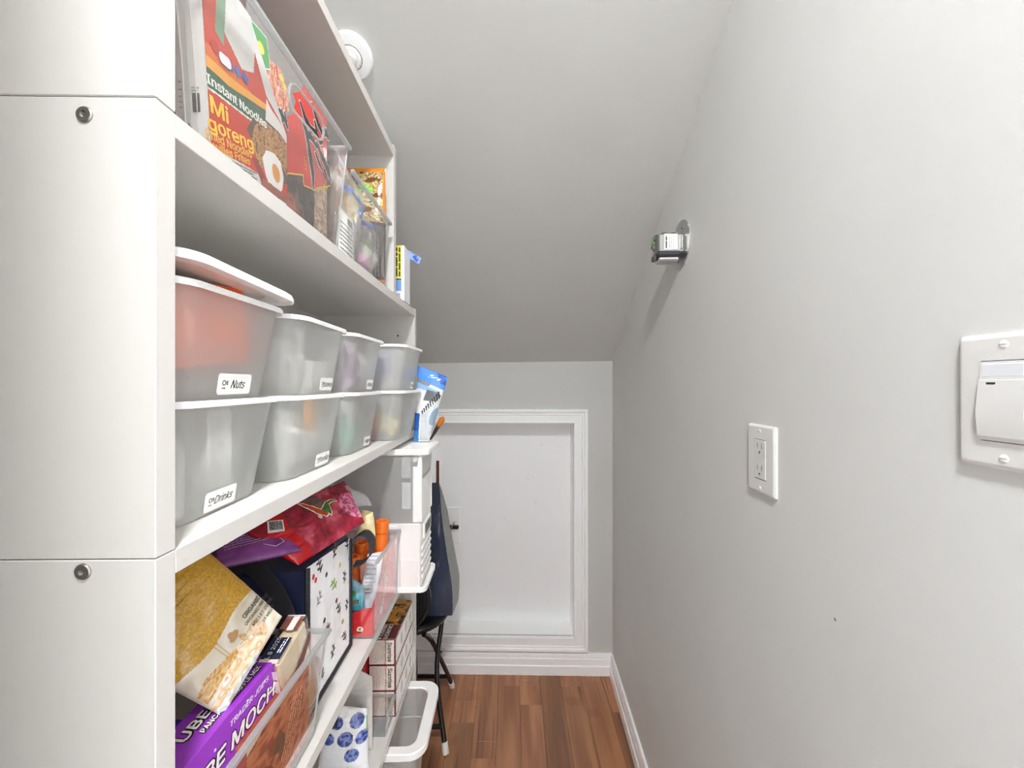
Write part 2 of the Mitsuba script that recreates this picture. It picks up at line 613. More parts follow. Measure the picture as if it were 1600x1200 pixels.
lo = thing('bookcase', 'tall white bookcase standing on the floor, bottom unit of the stack', 'bookcase')
mid = thing('bookcase', 'white bookcase unit holding the frosted bins, middle of the stack', 'bookcase')
up = thing('bookcase', 'short white bookcase unit holding noodle packs, top of the stack', 'bookcase')
Z1, Z2, Z3 = 1.249, 1.6015, 1.947
for key, z0, z1, s1 in ((lo, 0, Z1, S1), (mid, Z1, Z2, S1), (up, Z2, Z3 + .008, S1T)):
    add('side_panel', panel(-DEP, 0, S0, S0 + TP, z0 + .0008, z1), 'melamine', parent=key)
    add('side_panel', panel(-DEP, 0, s1 - TP, s1, z0 + .0008, z1 + (.004 if key == mid else 0)), 'melamine', parent=key)
    zt = z1 - (.008 if key == up else 0)
    add('top_board', panel(-DEP, -.0003, S0 + TP, s1 - TP, zt - .0195, zt), 'melamine', parent=key)
    add('back_panel', panel(-DEP - .004, -DEP + .002, S0 + .002, s1 - .002, z0 + .002, zt - .003), 'melamine', parent=key)
for z in (.870, .572, .262):
    add('shelf_board', panel(-DEP + .003, -.001, S0 + TP, S1 - TP, z - .0195, z), 'melamine', parent=lo)
add('plinth', panel(-.03, -.014, S0 + TP, S1 - TP, .0, .07), 'melamine', parent=lo)
bolt(lo, -.0540, 1.2405)
bolt(mid, -.0528, 1.5875)
for o, z in ((-.05, 1.4925), (-.083, 1.4925), (-.05, 1.525)):
    add('peg_hole', xf(lathe([(.0028, 0), (.0022, .0004), (.0004, .0004)], 12), face_cam(o, S1 - TP, z)), 'matte', '#2b2a28', parent=mid)
for z in np.arange(.60, .84, .032):
    add('peg_hole', xf(lathe([(.0026, 0), (.002, .0004), (.0004, .0004)], 10), face_cam(-.035, S1 - TP, z)), 'matte', '#8a8780', parent=lo)

# ------------------------------------------------------------------ fittings on the right wall and the ceiling
def rw(x, z, d=0):
    """A frame on the right wall at distance x along it and height z: local x towards the camera, y up, z into the room."""
    return RWALL @ tr(-(x - .0169), z, d)


def plate_mesh(w, h, t=.0052, r=.003, b=.005):
    return loft([l3(rr_loop(w, h, r), 0), l3(rr_loop(w, h, r), t * .45), l3(rr_loop(w - b, h - b, r), t * .92), l3(rr_loop(w - b * 2, h - b * 2, r), t)], cap1=True)


def plate_with_hole(w, h, hw, hh, t=.0056, r=.003, b=.005):
    L = [l3(rr_loop(w, h, r), 0), l3(rr_loop(w, h, r), t * .45), l3(rr_loop(w - b, h - b, r), t * .92), l3(rr_loop(w - b * 2, h - b * 2, r), t),
         l3(rr_loop(hw, hh, .0015), t), l3(rr_loop(hw, hh, .0015), t - .003)]
    return loft(L)


def slot_screw(parent, M, r=.0034, color='#e4e3df'):
    k = add('screw', xf(lathe([(r, 0), (r, .0006), (r * .8, .0011), (r * .3, .0013)], 20), M), 'satin', color, parent=parent)
    add('slot', xf(cbox(-r * .85, r * .85, -.0005, .0005, .0008, .00145, .0001), M), 'matte', '#a3a29e', parent=k)


ot = thing('wall_outlet', 'white double wall outlet on the right wall', 'outlet')
OM = rw(.6885, 1.2545)
add('cover_plate', plate_with_hole(.0785, .1165, .0345, .0685), 'satin', '#cfcecb', parent=ot, M=OM)
recept = add('receptacle', plate_mesh(.0335, .067, .0064, .002, .001), 'satin', '#cccbc8', parent=ot, M=OM)
for dy in (.0185, -.0185):
    fy = dy + .004
    for dx, hh in ((-.0063, .0075), (.0063, .0092)):
        add('slot', xf(cbox(dx - .0009, dx + .0009, fy - hh / 2, fy + hh / 2, .0061, .00655, .0001), OM), 'matte', '#55534f', parent=recept)
    add('ground_hole', xf(lathe([(.0023, .0), (.0023, .0004), (.0002, .0004)], 14), OM @ tr(0, fy - .0105, .0061)), 'matte', '#55534f', parent=recept)
for dy in (.0342, -.0342):
    add('gap', xf(cbox(-.0166, .0166, dy - .0005, dy + .0005, .0030, .0052, .0001), OM), 'matte', '#77756f', parent=ot)
for dy in (.0485, -.0485):
    slot_screw(ot, OM @ tr(0, dy, .0054), .0028)

sw = thing('light_switch', 'white occupancy sensor light switch at the right edge of the photo', 'switch')
SM = rw(.3435, 1.3685)
add('cover_plate', plate_with_hole(.0725, .1150, .0352, .0690), 'satin', '#cfcecb', parent=sw, M=SM)
poly = Polygon([(-.0338, 0), (-.0338, .0056), (-.0225, .0082), (.0110, .0086), (.0113, .0074), (.0338, .0060), (.0338, 0)])
body = prism(Polygon([(-.0338, 0), (-.0338, .0060), (-.030, .0088), (-.010, .0104), (.0180, .0078), (.0182, .0070), (.0338, .0062), (.0338, 0)]), .0336)
RX = np.eye(4)
RX[:3, :3] = np.array([[0, 0, 1], [1, 0, 0], [0, 1, 0]], float)      # x->y, y->z, z->x
body.apply_transform(RX)
body.apply_translation([-.0168, 0, 0])
rk = add('rocker', body, 'satin', '#cccbc8', parent=sw, M=SM)
add('sensor_window', cbox(-.0148, .0148, .0205, .0318, .0055, .0072, .0006), 'gloss', '#d4d7da', parent=sw, M=SM)
add('indicator_slot', cbox(-.0105, -.0040, .0142, .0160, .0060, .0086, .0003), 'matte', '#2d2f31', parent=sw, M=SM)
for dy in (.0475, -.0475):
    slot_screw(sw, SM @ tr(0, dy, .0054))

tf = thing('doorbell_transformer', 'steel doorbell transformer on a round cover plate high on the right wall', 'transformer')
TM = rw(1.050, 1.7475)
octp = Polygon([(.060 * math.cos(a), .0625 * math.sin(a)) for a in np.linspace(0, 2 * np.pi, 41)[:-1]])
cut = unary_union([Point(.060 * math.cos(a) * 1.03, .0625 * math.sin(a) * 1.03).buffer(.0055) for a in (.55, 2.2, 3.85, 5.3)])
octp = octp.difference(cut)
add('cover_plate', prism(octp, .0022), 'metal', '#cfd0d0', parent=tf, M=TM, smooth=20)
for a in (1.15, 4.4):
    add('screw', xf(lathe([(.0042, 0), (.004, .0018), (.002, .0026)], 16), TM @ tr(.036 * math.cos(a), .044 * math.sin(a), .002)), 'metal', '#8f8f8c', parent=tf)
tb = add('core', cbox(-.024, .024, -.026, .022, .002, .066, .003), 'metal', '#b9b9b6', parent=tf, M=TM)
add('core', cbox(-.030, .030, -.020, .016, .006, .012, .002), 'metal', '#c9c9c6', parent=tf, M=TM)
add('coil_band', cbox(-.0255, .0255, -.036, -.020, .010, .068, .004), 'satin', '#34353b', parent=tf, M=TM)
add('core', cbox(-.020, .020, -.046, -.035, .012, .064, .003), 'metal', '#dcdcd9', parent=tf, M=TM)
# the sticker wraps the side that faces the camera
stm = TM @ M4([0, 0, -1], [0, 1, 0], [1, 0, 0], [.0242, -.001, .034])
stk = add('sticker', cbox(-.018, .016, -.018, .022, 0, .0004, .0001), 'satin', '#ecebe6', parent=tf, M=stm)
ln = unary_union([text_lines(-.014, .006, [-.012 + .0045 * i for i in range(4)], .0012, 3)])
ln = affinity.rotate(text_lines(-.015, .018, [-.006, -.001, .004, .0085], .0011, 3), 90, origin=(0, 0))
add('lettering', prism(ln, .0002, .0004), 'matte', '#8f8d88', parent=stk, M=stm)
ln = affinity.rotate(text_lines(-.015, .020, [.0], .003, 8, .95), 90, origin=(0, 0))
add('lettering', prism(affinity.translate(ln, -.013, 0), .0002, .0004), 'matte', '#3b3a38', parent=stk, M=stm)
for k, (dy, col) in enumerate(((.024, '#7d7c70'), (.019, '#3d7c55'), (.012, '#6f6543'), (.003, '#2f2e2c'))):
    add('wire', xf(tube(spline([(.012 - k * .006, .012, .006), (.010 - k * .006, .030 - k * .002, .02), (.004, .0265 + .001 * k, .05), (.002 - .004 * k, dy, .072), (-.002, dy - .012, .0745), (0, dy - .018, .067)], 26), .0017, 8), TM), 'satin', col, parent=tf)
add('terminal', cbox(-.012, .010, -.042, -.028, .066, .074, .002), 'satin', '#4b4b47', parent=tf, M=TM)

ms = thing('occupancy_sensor', 'round white occupancy sensor on the sloped ceiling above the shelves', 'sensor')
cs = np.array([-.343, .846, 0])
cs[2] = Z0C + SLOPE * (YC - cs[1])
CM = M4([1, 0, 0], np.cross(-nsl, [1, 0, 0]), -nsl, cs) if nsl[2] > 0 else M4([1, 0, 0], np.cross(nsl, [1, 0, 0]), nsl, cs)
add('housing', xf(lathe([(.043, 0), (.043, .008), (.040, .012), (.030, .014), (.0235, .0145), (.0225, .0125)], 40), CM), 'satin', '#f1f1f2', parent=ms)
add('dark_seam', xf(lathe([(.0235, .010), (.0235, .0135), (.0215, .0135)], 36), CM), 'matte', '#6d6d70', parent=ms)
add('eyeball', xf(lathe([(.0218, .010), (.0215, .016), (.018, .020), (.0145, .0205)], 36), CM), 'satin', '#ecebea', parent=ms)
add('lens', xf(lathe([(.0145, .018), (.0138, .0245), (.011, .0285), (.006, .0305), (.0005, .031)], 30), CM), 'gloss', '#dcdbd6', parent=ms)
add('wall_scuff', prism(affinity.rotate(Point(0, 0).buffer(.0022, 4), 20), .0002), 'matte', '#8d8983', parent='wall_right', M=rw(.531, 1.0757))

# ------------------------------------------------------------------ frosted bins in the middle unit
BW, BD, BH = .180, .235, .1135


def bin_loops(h, top_w, top_d, bot_w, bot_d, n=7):
    out = []
    for t in np.linspace(0, 1, 6):
        w, d = bot_w + (top_w - bot_w) * t, bot_d + (top_d - bot_d) * t
        out.append(l3(rr_loop(d, w, .030, n), h * t))
    return out


def frosted_bin(label, s, o, z, rotd=0.0, sticker=None, group='frosted bins in the middle unit'):
    t = thing('storage_bin', label, 'bin', group)
    M = SHELF @ tr(o - BD / 2, s, z) @ rot([0, 0, 1], rotd)
    L = bin_loops(BH, BW - .006, BD - .006, BW - .030, BD - .040)
    small = [l3(rr_loop(BD - .046, BW - .036, .028, 7), 0.0)]
    body = loft([l3(rr_loop(BD - .044, BW - .034, .028, 7), .0005)] + [q + [0, 0, .003] for q in L], cap0=True)
    add('body', body, 'frosted_plastic', parent=t, M=M, smooth=40)
    ww, dd = BW - .006, BD - .006
    ring = [(dd, ww, BH + .001), (dd + .010, ww + .010, BH + .0015), (dd + .012, ww + .012, BH - .001), (dd + .012, ww + .012, BH - .005), (dd + .010, ww + .010, BH - .005), (dd + .009, ww + .009, BH - .0015), (dd, ww, BH - .0025)]
    add('rim', loft([l3(rr_loop(a - .002, b - .002, .031, 7), c + .003) for a, b, c in ring], close=True), 'bin_rim', parent=t, M=M, smooth=30)
    if sticker:
        txt, ds, zz, w, h = sticker
        # the front wall leans outward; the sticker lies on it
        lean = math.atan2(.017, BH)
        P = M @ tr((BD - .040) / 2 + .017 * (zz - .003) / BH, ds, zz)
        SMt = P @ M4([0, 1, 0], [math.sin(lean), 0, math.cos(lean)], [math.cos(lean), 0, -math.sin(lean)], [0, 0, 0]) @ tr(0, 0, .0006)
        k = add('label_sticker', prism(Polygon(rr_loop(w, h, .003)), .0003), 'satin', '#f2f2ef', parent=t, M=SMt)
        if txt:
            add('lettering', text2(txt, h * .40, shear=.32, at=(w * .10, 0), stretch=.85), 'matte', '#23221f', parent=k, M=SMt @ tr(0, 0, .0003))
            ic = unary_union([Point(-w * .33, h * .06).buffer(h * .13, 6).difference(Point(-w * .33, h * .06).buffer(h * .08, 6)),
                              sbox(-w * .33 - h * .12, -h * .22, -w * .33 + h * .12, -h * .17), sbox(-w * .26, -h * .05, -w * .22, h * .16)])
            add('emblem', prism(ic, .0002), 'matte', '#6a6864', parent=k, M=SMt @ tr(0, 0, .0003))
    return t


scene['bin_rim'] = two(pr(rgb('#e9eae8'), 0.35))
lowz, upz = Z1, Z1 + .1090
SC = [.4172, .606, .796, 1.001]
lower_o, upper_o = [-.016, -.010, -.006, .034], [-.009, -.006, -.002, .037]
stk_low = [('Drinks', -.004, .014, .047, .020), ('Tortilla', .028, .014, .044, .020), ('Chips', .028, .015, .034, .018), None]
stk_up = [('Nuts', .008, .025, .052, .022), ('Yummy', .028, .025, .044, .020), ('Oats', .032, .024, .032, .020), ('Tea', .030, .022, .024, .018)]
names_low = ['frosted bin with a Drinks sticker, nearest bin of the lower row', 'frosted bin with a slim orange packet inside, second of the lower row',
             'frosted bin with a mint green packet inside, third of the lower row', 'frosted bin with a yellow packet inside, far end of the lower row']
names_up = ['frosted bin with a Nuts sticker and an orange bag inside, under the loose lid', 'frosted bin with pale contents, second of the upper row',
            'frosted bin with a purple packet inside, third of the upper row', 'frosted bin with violet contents at the far end of the upper row']
for i in range(4):
    frosted_bin(names_low[i], SC[i], lower_o[i], lowz + .0005, [1.5, -1, 0, -3][i], stk_low[i])
for i in range(4):
    frosted_bin(names_up[i], SC[i] + [-.001, 0, -.002, .002][i], upper_o[i], upz, [0.5, 1, -1.5, -3][i], stk_up[i])

# the loose lid lying on the bag of the first upper bin
ld = thing('bin_lid', 'white frosted lid lying loose on the nearest upper bin', 'lid')
LM = SHELF @ tr(-.118, .418, upz + BH + .016) @ rot([0, 0, 1], .5) @ rot([1, 0, 0], -1.5)
ring = [(.232, .184, .010), (.238, .190, .008), (.241, .193, .004), (.241, .193, .000), (.238, .190, .000), (.234, .186, .004), (.222, .174, .005), (.206, .158, .003), (.196, .148, .004), (.196, .148, .007), (.206, .158, .0065), (.222, .174, .009)]
add('lid_rim', loft([l3(rr_loop(a, b, .03, 7), c) for a, b, c in ring], close=True), 'bin_rim', parent=ld, M=LM)
add('lid_panel', loft([l3(rr_loop(.198, .150, .027, 7), .0055)], cap1=True), 'bin_rim', parent=ld, M=LM, smooth=False)


# ---- what is inside the bins
def simple_bag(name, label, cat, color, w, h, t, M, mat='film', seed=0, cols=None, group=None, wr=.004):
    key = thing(name, label, cat, group)
    v, f, n, hf = pillow(w, h, t, .004, .010, wr, seed)
    P = Paint(v[:, 0], v[:, 1], color)
    if cols:
        P.mottle(np.ones(len(v), bool), cols, 45, seed)
    add('film', trimesh.Trimesh(v, f, process=False), mat, P.c, parent=key, M=M, smooth=True)
    return key, hf


simple_bag('snack_bag', 'orange bag inside the nearest upper frosted bin, under the loose lid', 'bag', '#e8641e', .140, .085, .035, face_out(-.042, .398, upz + .086) @ rot([0, 0, 1], 6), seed=3, cols=['#e35a14', '#ee7a2c', '#d9571a'])
simple_bag('snack_bag', 'whitish bag low inside the nearest upper frosted bin, below the orange bag', 'bag', '#d8d6d0', .14, .06, .05, SHELF @ tr(-.09, .395, upz + .03) @ rot([0, 0, 1], 80), seed=5)
simple_bag('snack_bag', 'pale grey bag inside the second upper frosted bin', 'bag', '#cfccc8', .12, .085, .05, face_out(-.075, .60, upz + .050), seed=6)
key = thing('snack_box', 'light paper box inside the second upper frosted bin', 'box')
add('carton', cbox(-.115, -.040, .625, .672, upz + .008, upz + .062, .001), 'matte', '#dddad4', parent=key, M=SHELF)
simple_bag('snack_bag', 'purple packet inside the third upper frosted bin', 'bag', '#8a5a86', .06, .095, .035, face_out(-.036, .757, upz + .050), seed=7, cols=['#7d4f7c', '#a07499', '#c9b3c4'])
simple_bag('snack_bag', 'white packet beside the purple one inside the third upper frosted bin', 'bag', '#dcdad6', .07, .08, .03, face_out(-.045, .835, upz + .052), seed=8)
simple_bag('snack_bag', 'violet packet inside the farthest upper frosted bin', 'bag', '#8783ad', .055, .070, .022, face_cam(-.034, .948, upz + .062), seed=9, cols=['#8783ad', '#a09cc0', '#6f6a97'])
simple_bag('snack_bag', 'pink and white packet low inside the farthest upper frosted bin', 'bag', '#c9a9ae', .045, .034, .020, face_cam(-.020, .944, upz + .024), seed=10, cols=['#c8a4ac', '#e5e0dc', '#b98f98'])
key = thing('drink_carton', 'tall white drink carton inside the nearest lower frosted bin', 'carton')
add('carton', cbox(-.10, -.038, .405, .44, lowz + .004, lowz + .108, .002), 'satin', '#e4e3df', parent=key, M=SHELF)
key = thing('drink_bottle', 'white plastic bottle inside the nearest lower frosted bin', 'bottle')
add('bottle', xf(lathe([(.001, 0), (.024, .001), (.026, .005), (.026, .065), (.020, .078), (.010, .084), (.010, .096), (.001, .097)], 24), SHELF @ tr(-.066, .368, lowz + .004)), 'satin', '#dad9d2', parent=key)
add('cap', xf(lathe([(.0115, 0), (.0115, .012), (.001, .0125)], 20), SHELF @ tr(-.066, .368, lowz + .098)), 'satin', '#c6c9a6', parent=key)
simple_bag('snack_bag', 'crumpled white bag inside the second lower frosted bin', 'bag', '#e4e3df', .10, .085, .035, face_out(-.054, .60, lowz + .050) @ rot([0, 0, 1], 12), seed=11, wr=.007)
simple_bag('snack_bag', 'large pale packet inside the second lower frosted bin', 'bag', '#d8d5cf', .09, .10, .04, face_out(-.065, .655, lowz + .058), seed=12, cols=['#d8d5cf', '#c9c5bc', '#e6e4df'])
key = thing('tea_packet', 'slim orange packet inside the second lower frosted bin', 'packet')
add('packet', cbox(-.030, -.026, .578, .597, lowz + .064, lowz + .110, .001), 'satin', '#eaa53c', parent=key, M=SHELF)
simple_bag('snack_bag', 'mint green packet inside the third lower frosted bin', 'bag', '#79bda0', .055, .06, .03, face_out(-.043, .765, lowz + .036), seed=13, cols=['#79bda0', '#93ccb3'])
simple_bag('snack_bag', 'pale grey packet inside the third lower frosted bin', 'bag', '#c9c8c4', .09, .06, .04, face_out(-.055, .80, lowz + .085) @ rot([0, 0, 1], -8), seed=14, wr=.008)
key = thing('snack_packet', 'yellow packet inside the frosted bin at the far end of the lower row', 'packet')
pm = face_cam(-.0190, .9440, lowz + .0365) @ rot([0, 0, 1], -22)
v, f, n, hf = pillow(.054, .040, .012, .0015, .004, .001, 15)
P = Paint(v[:, 0], v[:, 1], '#ecd55a')
P.fill((v[:, 1] > .004) & (v[:, 1] < .011), '#e6e9e4')
P.fill(v[:, 1] > .015, '#e8c945')
add('film', trimesh.Trimesh(v, f, process=False), 'film', P.c, parent=key, M=pm, smooth=True)
add('lettering', drape(prism(unary_union([text_lines(-.020, .015, [-.003, -.008, -.013], .0012, 5)]), .0002), hf), 'matte', '#a98a30', parent=key, M=pm)
key = thing('spice_packet', 'dark red packet inside the frosted bin at the far end of the lower row', 'packet')
add('packet', cbox(-.085, -.0400, .9345, .9405, lowz + .004, lowz + .070, .001), 'satin', '#a8332c', parent=key, M=SHELF)
simple_bag('snack_bag', 'blue packet low inside the frosted bin at the far end of the lower row', 'bag', '#3f5fa0', .045, .016, .012, face_cam(-.030, .948, lowz + .014), seed=16)

# ------------------------------------------------------------------ white drawer box at the far end of the lower unit
db = thing('drawer_box', 'white lidded drawer box with a clear upper part, sticking out of the shelves', 'storage box')
o0, o1, s0, s1 = -.24, .072, .962, 1.104             # the base tray
zb = .8705
oc, sc_ = (o0 + o1) / 2, (s0 + s1) / 2


def ring_box(w, h, z0, z1, r, inner, inner_z):
    return loft([l3(rr_loop(w - 2 * inner, h - 2 * inner, r * .8, 6), inner_z), l3(rr_loop(w - .004, h - .004, r, 6), z0), l3(rr_loop(w, h, r, 6), z0 + .002), l3(rr_loop(w, h, r, 6), z1 - .001),
                 l3(rr_loop(w - .002, h - .002, r, 6), z1), l3(rr_loop(w - .008, h - .008, r, 6), z1), l3(rr_loop(w - 2 * inner, h - 2 * inner, r * .8, 6), inner_z)], cap0=True, cap1=True)


DM = SHELF @ tr(oc, sc_, zb)
W_, H_ = o1 - o0, s1 - s0
add('base_tray', ring_box(W_, H_, 0, .013, .016, .006, .006), 'satin', '#ecebe8', parent=db, M=DM)
fr = add('lower_body', loft([l3(rr_loop(W_ - .030, H_ - .012, .008), .010), l3(rr_loop(W_ - .026, H_ - .010, .008), .168), l3(rr_loop(W_ - .030, H_ - .014, .008), .170), l3(rr_loop(W_ - .05, H_ - .02, .006), .170)], cap1=True), 'satin', '#e6e4e1', parent=db, M=DM)
fx = W_ / 2 - .014
add('front_post', cbox(fx - .052, fx - .002, -H_ / 2 + .0035, -H_ / 2 + .008, .012, .168, .0012), 'satin', '#e2dfdc', parent=db, M=DM)
add('front_inset', cbox(fx - .049, fx - .006, -H_ / 2 + .0022, -H_ / 2 + .005, .016, .082, .0008), 'satin', '#dfdcd8', parent=db, M=DM)
add('side_window', cbox(-W_ / 2 + .02, fx - .056, -H_ / 2 + .0034, -H_ / 2 + .0075, .118, .165, .001), 'bin_rim', parent=db, M=DM)
for k in range(3):
    add('divider_rib', cbox(-W_ / 2 + .06 + .075 * k, -W_ / 2 + .062 + .075 * k, -H_ / 2 + .0028, -H_ / 2 + .005, .014, .165, .0005), 'satin', '#efeeec', parent=db, M=DM)
for k in range(5):                                   # ribs on the end that faces the aisle
    add('end_rib', cbox(fx - .001, fx + .003, -H_ / 2 + .016, H_ / 2 - .016, .028 + .018 * k, .036 + .018 * k, .0012), 'satin', '#e9e8e5', parent=db, M=DM)
hd = add('handle', cbox(fx - .002, fx + .004, -H_ / 2 + .03, H_ / 2 - .022, .122, .160, .002), 'satin', '#e9e8e5', parent=db, M=DM)
add('handle_opening', cbox(fx, fx + .0045, -H_ / 2 + .040, H_ / 2 - .032, .128, .154, .001), 'matte', '#6f6d66', parent=hd, M=DM)
# clear upper part: a translucent shell with corner posts
add('upper_shell', loft([l3(rr_loop(W_ - .030, H_ - .010, .010, 5), .170), l3(rr_loop(W_ - .022, H_ - .004, .010, 5), .338)]), 'frosted_plastic', parent=db, M=DM)
add('corner_post', cbox(fx - .020, fx + .003, -H_ / 2 + .0025, -H_ / 2 + .012, .172, .338, .002), 'bin_rim', parent=db, M=DM)
add('corner_post', cbox(fx - .018, fx + .003, H_ / 2 - .012, H_ / 2 - .0025, .172, .338, .002), 'bin_rim', parent=db, M=DM)
add('end_panel', cbox(fx - .0005, fx + .0015, -H_ / 2 + .006, H_ / 2 - .006, .172, .338, .0008), 'bin_rim', parent=db, M=DM)
add('label_strip', cbox(fx - .046, fx - .024, -H_ / 2 + .0032, -H_ / 2 + .0048, .205, .336, .0005), 'satin', '#b9bcbd', parent=db, M=DM)
lidk = add('lid', loft([l3(rr_loop(W_ - .010, H_ + .002, .012), .338), l3(rr_loop(W_ + .014, H_ + .008, .014), .3385), l3(rr_loop(W_ + .016, H_ + .010, .014), .341), l3(rr_loop(W_ + .016, H_ + .010, .014), .350), l3(rr_loop(W_ + .012, H_ + .006, .013), .3525), l3(rr_loop(W_ - .004, H_ - .010, .012), .3525), l3(rr_loop(W_ - .010, H_ - .016, .012), .3512)], cap1=True), 'satin', '#e9e8e5', parent=db, M=DM)

# ------------------------------------------------------------------ rimmed tub low at the far end
tubk = thing('storage_tub', 'clear tub with a broad white rim sticking out under the granola bar boxes', 'tub')
UM = SHELF @ tr(-.085, 1.005, .2625)
TW, TH, TZ = .335, .225, .277
ringp = [(TW, TH, TZ), (TW - .004, TH - .004, TZ + .002), (TW - .050, TH - .044, TZ + .001), (TW - .056, TH - .050, TZ - .003), (TW - .050, TH - .044, TZ - .004), (TW - .006, TH - .006, TZ - .003), (TW, TH, TZ - .014)]
add('rim', loft([l3(rr_loop(a, b, .040 if k in (0, 1, 5, 6) else .024, 8), c) for k, (a, b, c) in enumerate(ringp)], close=True), 'satin', '#efeeec', parent=tubk, M=UM)
add('body', loft([l3(rr_loop(TW - .11, TH - .09, .025, 8), .001), l3(rr_loop(TW - .10, TH - .08, .025, 8), .004), l3(rr_loop(TW - .055, TH - .049, .024, 8), TZ - .002)], cap0=True), 'frosted_plastic', parent=tubk, M=UM)
for zz in (.20, .10):
    add('molded_line', loft([l3(rr_loop(TW - .11 + .05 * zz / TZ + .006, TH - .09 + .038 * zz / TZ + .004, .025, 8), zz), l3(rr_loop(TW - .11 + .05 * zz / TZ + .008, TH - .09 + .038 * zz / TZ + .006, .025, 8), zz + .0015), l3(rr_loop(TW - .11 + .05 * zz / TZ + .006, TH - .09 + .038 * zz / TZ + .004, .025, 8), zz + .003)]), 'bin_rim', parent=tubk, M=UM)

# ------------------------------------------------------------------ granola bar boxes: a stack of three
def bar_box(label, z, ds=0.0, do=0.0):
    key = thing('granola_bar_box', label, 'box', 'granola bar boxes stacked on the lower shelf')
    w, l, h = .064, .172, .0628
    M = SHELF @ tr(-.0335 + do, .960 + ds, z)
    sh = cbox(-w / 2, w / 2, 0, l, 0, h, .0008)
    add('carton', sh, 'satin', '#ddd0c5', parent=key, M=M)
    # near end: pale panel edged in maroon, printed sideways
    NM = face_cam(-.0335 + do, .960 + ds, z) @ tr(0, 0, .0002)
    edge = unary_union([sbox(-w / 2, 0, w / 2, .0022), sbox(w / 2 - .0026, 0, w / 2, h), sbox(-w / 2, h - .0022, w / 2, h)])
    rg = np.random.default_rng(int(z * 1000))
    teeth = unary_union([Point(w / 2 - .0026, y).buffer(.0012 * rg.uniform(.4, 1), 3) for y in np.linspace(.002, h - .002, 22)])
    add('border_print', prism(edge.union(teeth).intersection(sbox(-w / 2, 0, w / 2, h)), .0002), 'satin', '#5d2226', parent=key, M=NM)
    add('lettering', text2('Sunrise', .0105, True, rotd=-90, at=(w / 2 - .0135, h / 2), stretch=.95), 'matte', '#33302e', parent=key, M=NM)
    add('lettering', text2('CRUNCHY GRANOLA', .0042, True, rotd=-90, at=(w / 2 - .024, h / 2), stretch=1.0), 'matte', '#7b4a40', parent=key, M=NM)
    rest = affinity.rotate(text_lines(-.026, .026, [-.030 + .0042 * i for i in range(8)], .0013, int(z * 100)), -90, origin=(0, 0))
    add('small_print', prism(affinity.translate(rest, 0.003, h / 2), .0002), 'matte', '#a89a90', parent=key, M=NM)
    # side towards the aisle: white with the oval vents and slanted text
    OM_ = face_out(-.0335 + do + w / 2, .960 + ds, z) @ tr(0, 0, .0002)
    add('side_print', prism(sbox(.002, .003, l - .002, h - .006), .0002), 'satin', '#e9e6e1', parent=key, M=OM_)
    add('border_print', prism(unary_union([sbox(0, 0, l, .0028), sbox(0, h - .003, l, h), sbox(0, 0, .003, h)]), .0003), 'satin', '#6a3431', parent=key, M=OM_)
    marks = unary_union([affinity.scale(Point(.055 + .045 * i, h * .52).buffer(.010, 8), 1, 1.5) for i in range(3)] + [text_lines(.01, .16, [.012], .002, 4)])
    add('small_print', prism(marks, .0002, .0002), 'satin', '#b9b6b2', parent=key, M=OM_)
    # top: maroon with the picture of cookies
    nu, nv = 44, 100
    x, y = np.meshgrid(np.linspace(-w / 2 + .0005, w / 2 - .0005, nu), np.linspace(.0005, l - .0005, nv))
    P = Paint(x.ravel(), y.ravel(), '#53201f')
    pic = P.y > .058
    P.mottle(pic, ['#2a1710', '#6b3c14', '#b9741c', '#d79a3a', '#3a1d10'], 75, 3)
    r2 = np.random.default_rng(2)
    for _ in range(26):
        a, b = r2.uniform(-w / 2, w / 2), r2.uniform(.065, l)
        m = P.ell(a, b, .007, .006, r2.uniform(0, 180))
        P.mottle(m, ['#8c5412', '#d8952e', '#e9b659', '#6d3d10'], 220, 5)
    add('top_print', (np.column_stack([P.x, P.y, np.full(len(P.x), h + .0003)]), grid(nu, nv)), 'satin', P.c, parent=key, M=M, smooth=False)
    add('lettering', text2('CRUNCHY', .010, True, rotd=-90, at=(.006, .029), stretch=.9), 'satin', '#f1ece6', parent=key, M=M @ tr(0, 0, h + .0004))
    add('lettering', text2('GRANOLA', .010, True, rotd=-90, at=(-.008, .029), stretch=.9), 'satin', '#f1ece6', parent=key, M=M @ tr(0, 0, h + .0004))
    return key


bar_box('granola bar box at the bottom of the stack of three on the lower shelf', .5722)
bar_box('granola bar box in the middle of the stack of three on the lower shelf', .5722 + .0632, -.001, .0005)
bar_box('granola bar box on top of the stack, its cookie picture showing', .5722 + .1264, -.0015, 0)

# ------------------------------------------------------------------ folding stool with the shopping bag, second folded stool
def disc_seat(r, t):
    return lathe([(.001, 0), (r * .86, 0), (r * .97, t * .12), (r, t * .35), (r, t * .6), (r * .97, t * .8), (r * .93, t * .83), (r * .915, t * .78), (r * .9, t * .86), (r * .7, t * .97), (.001, t)], 48)


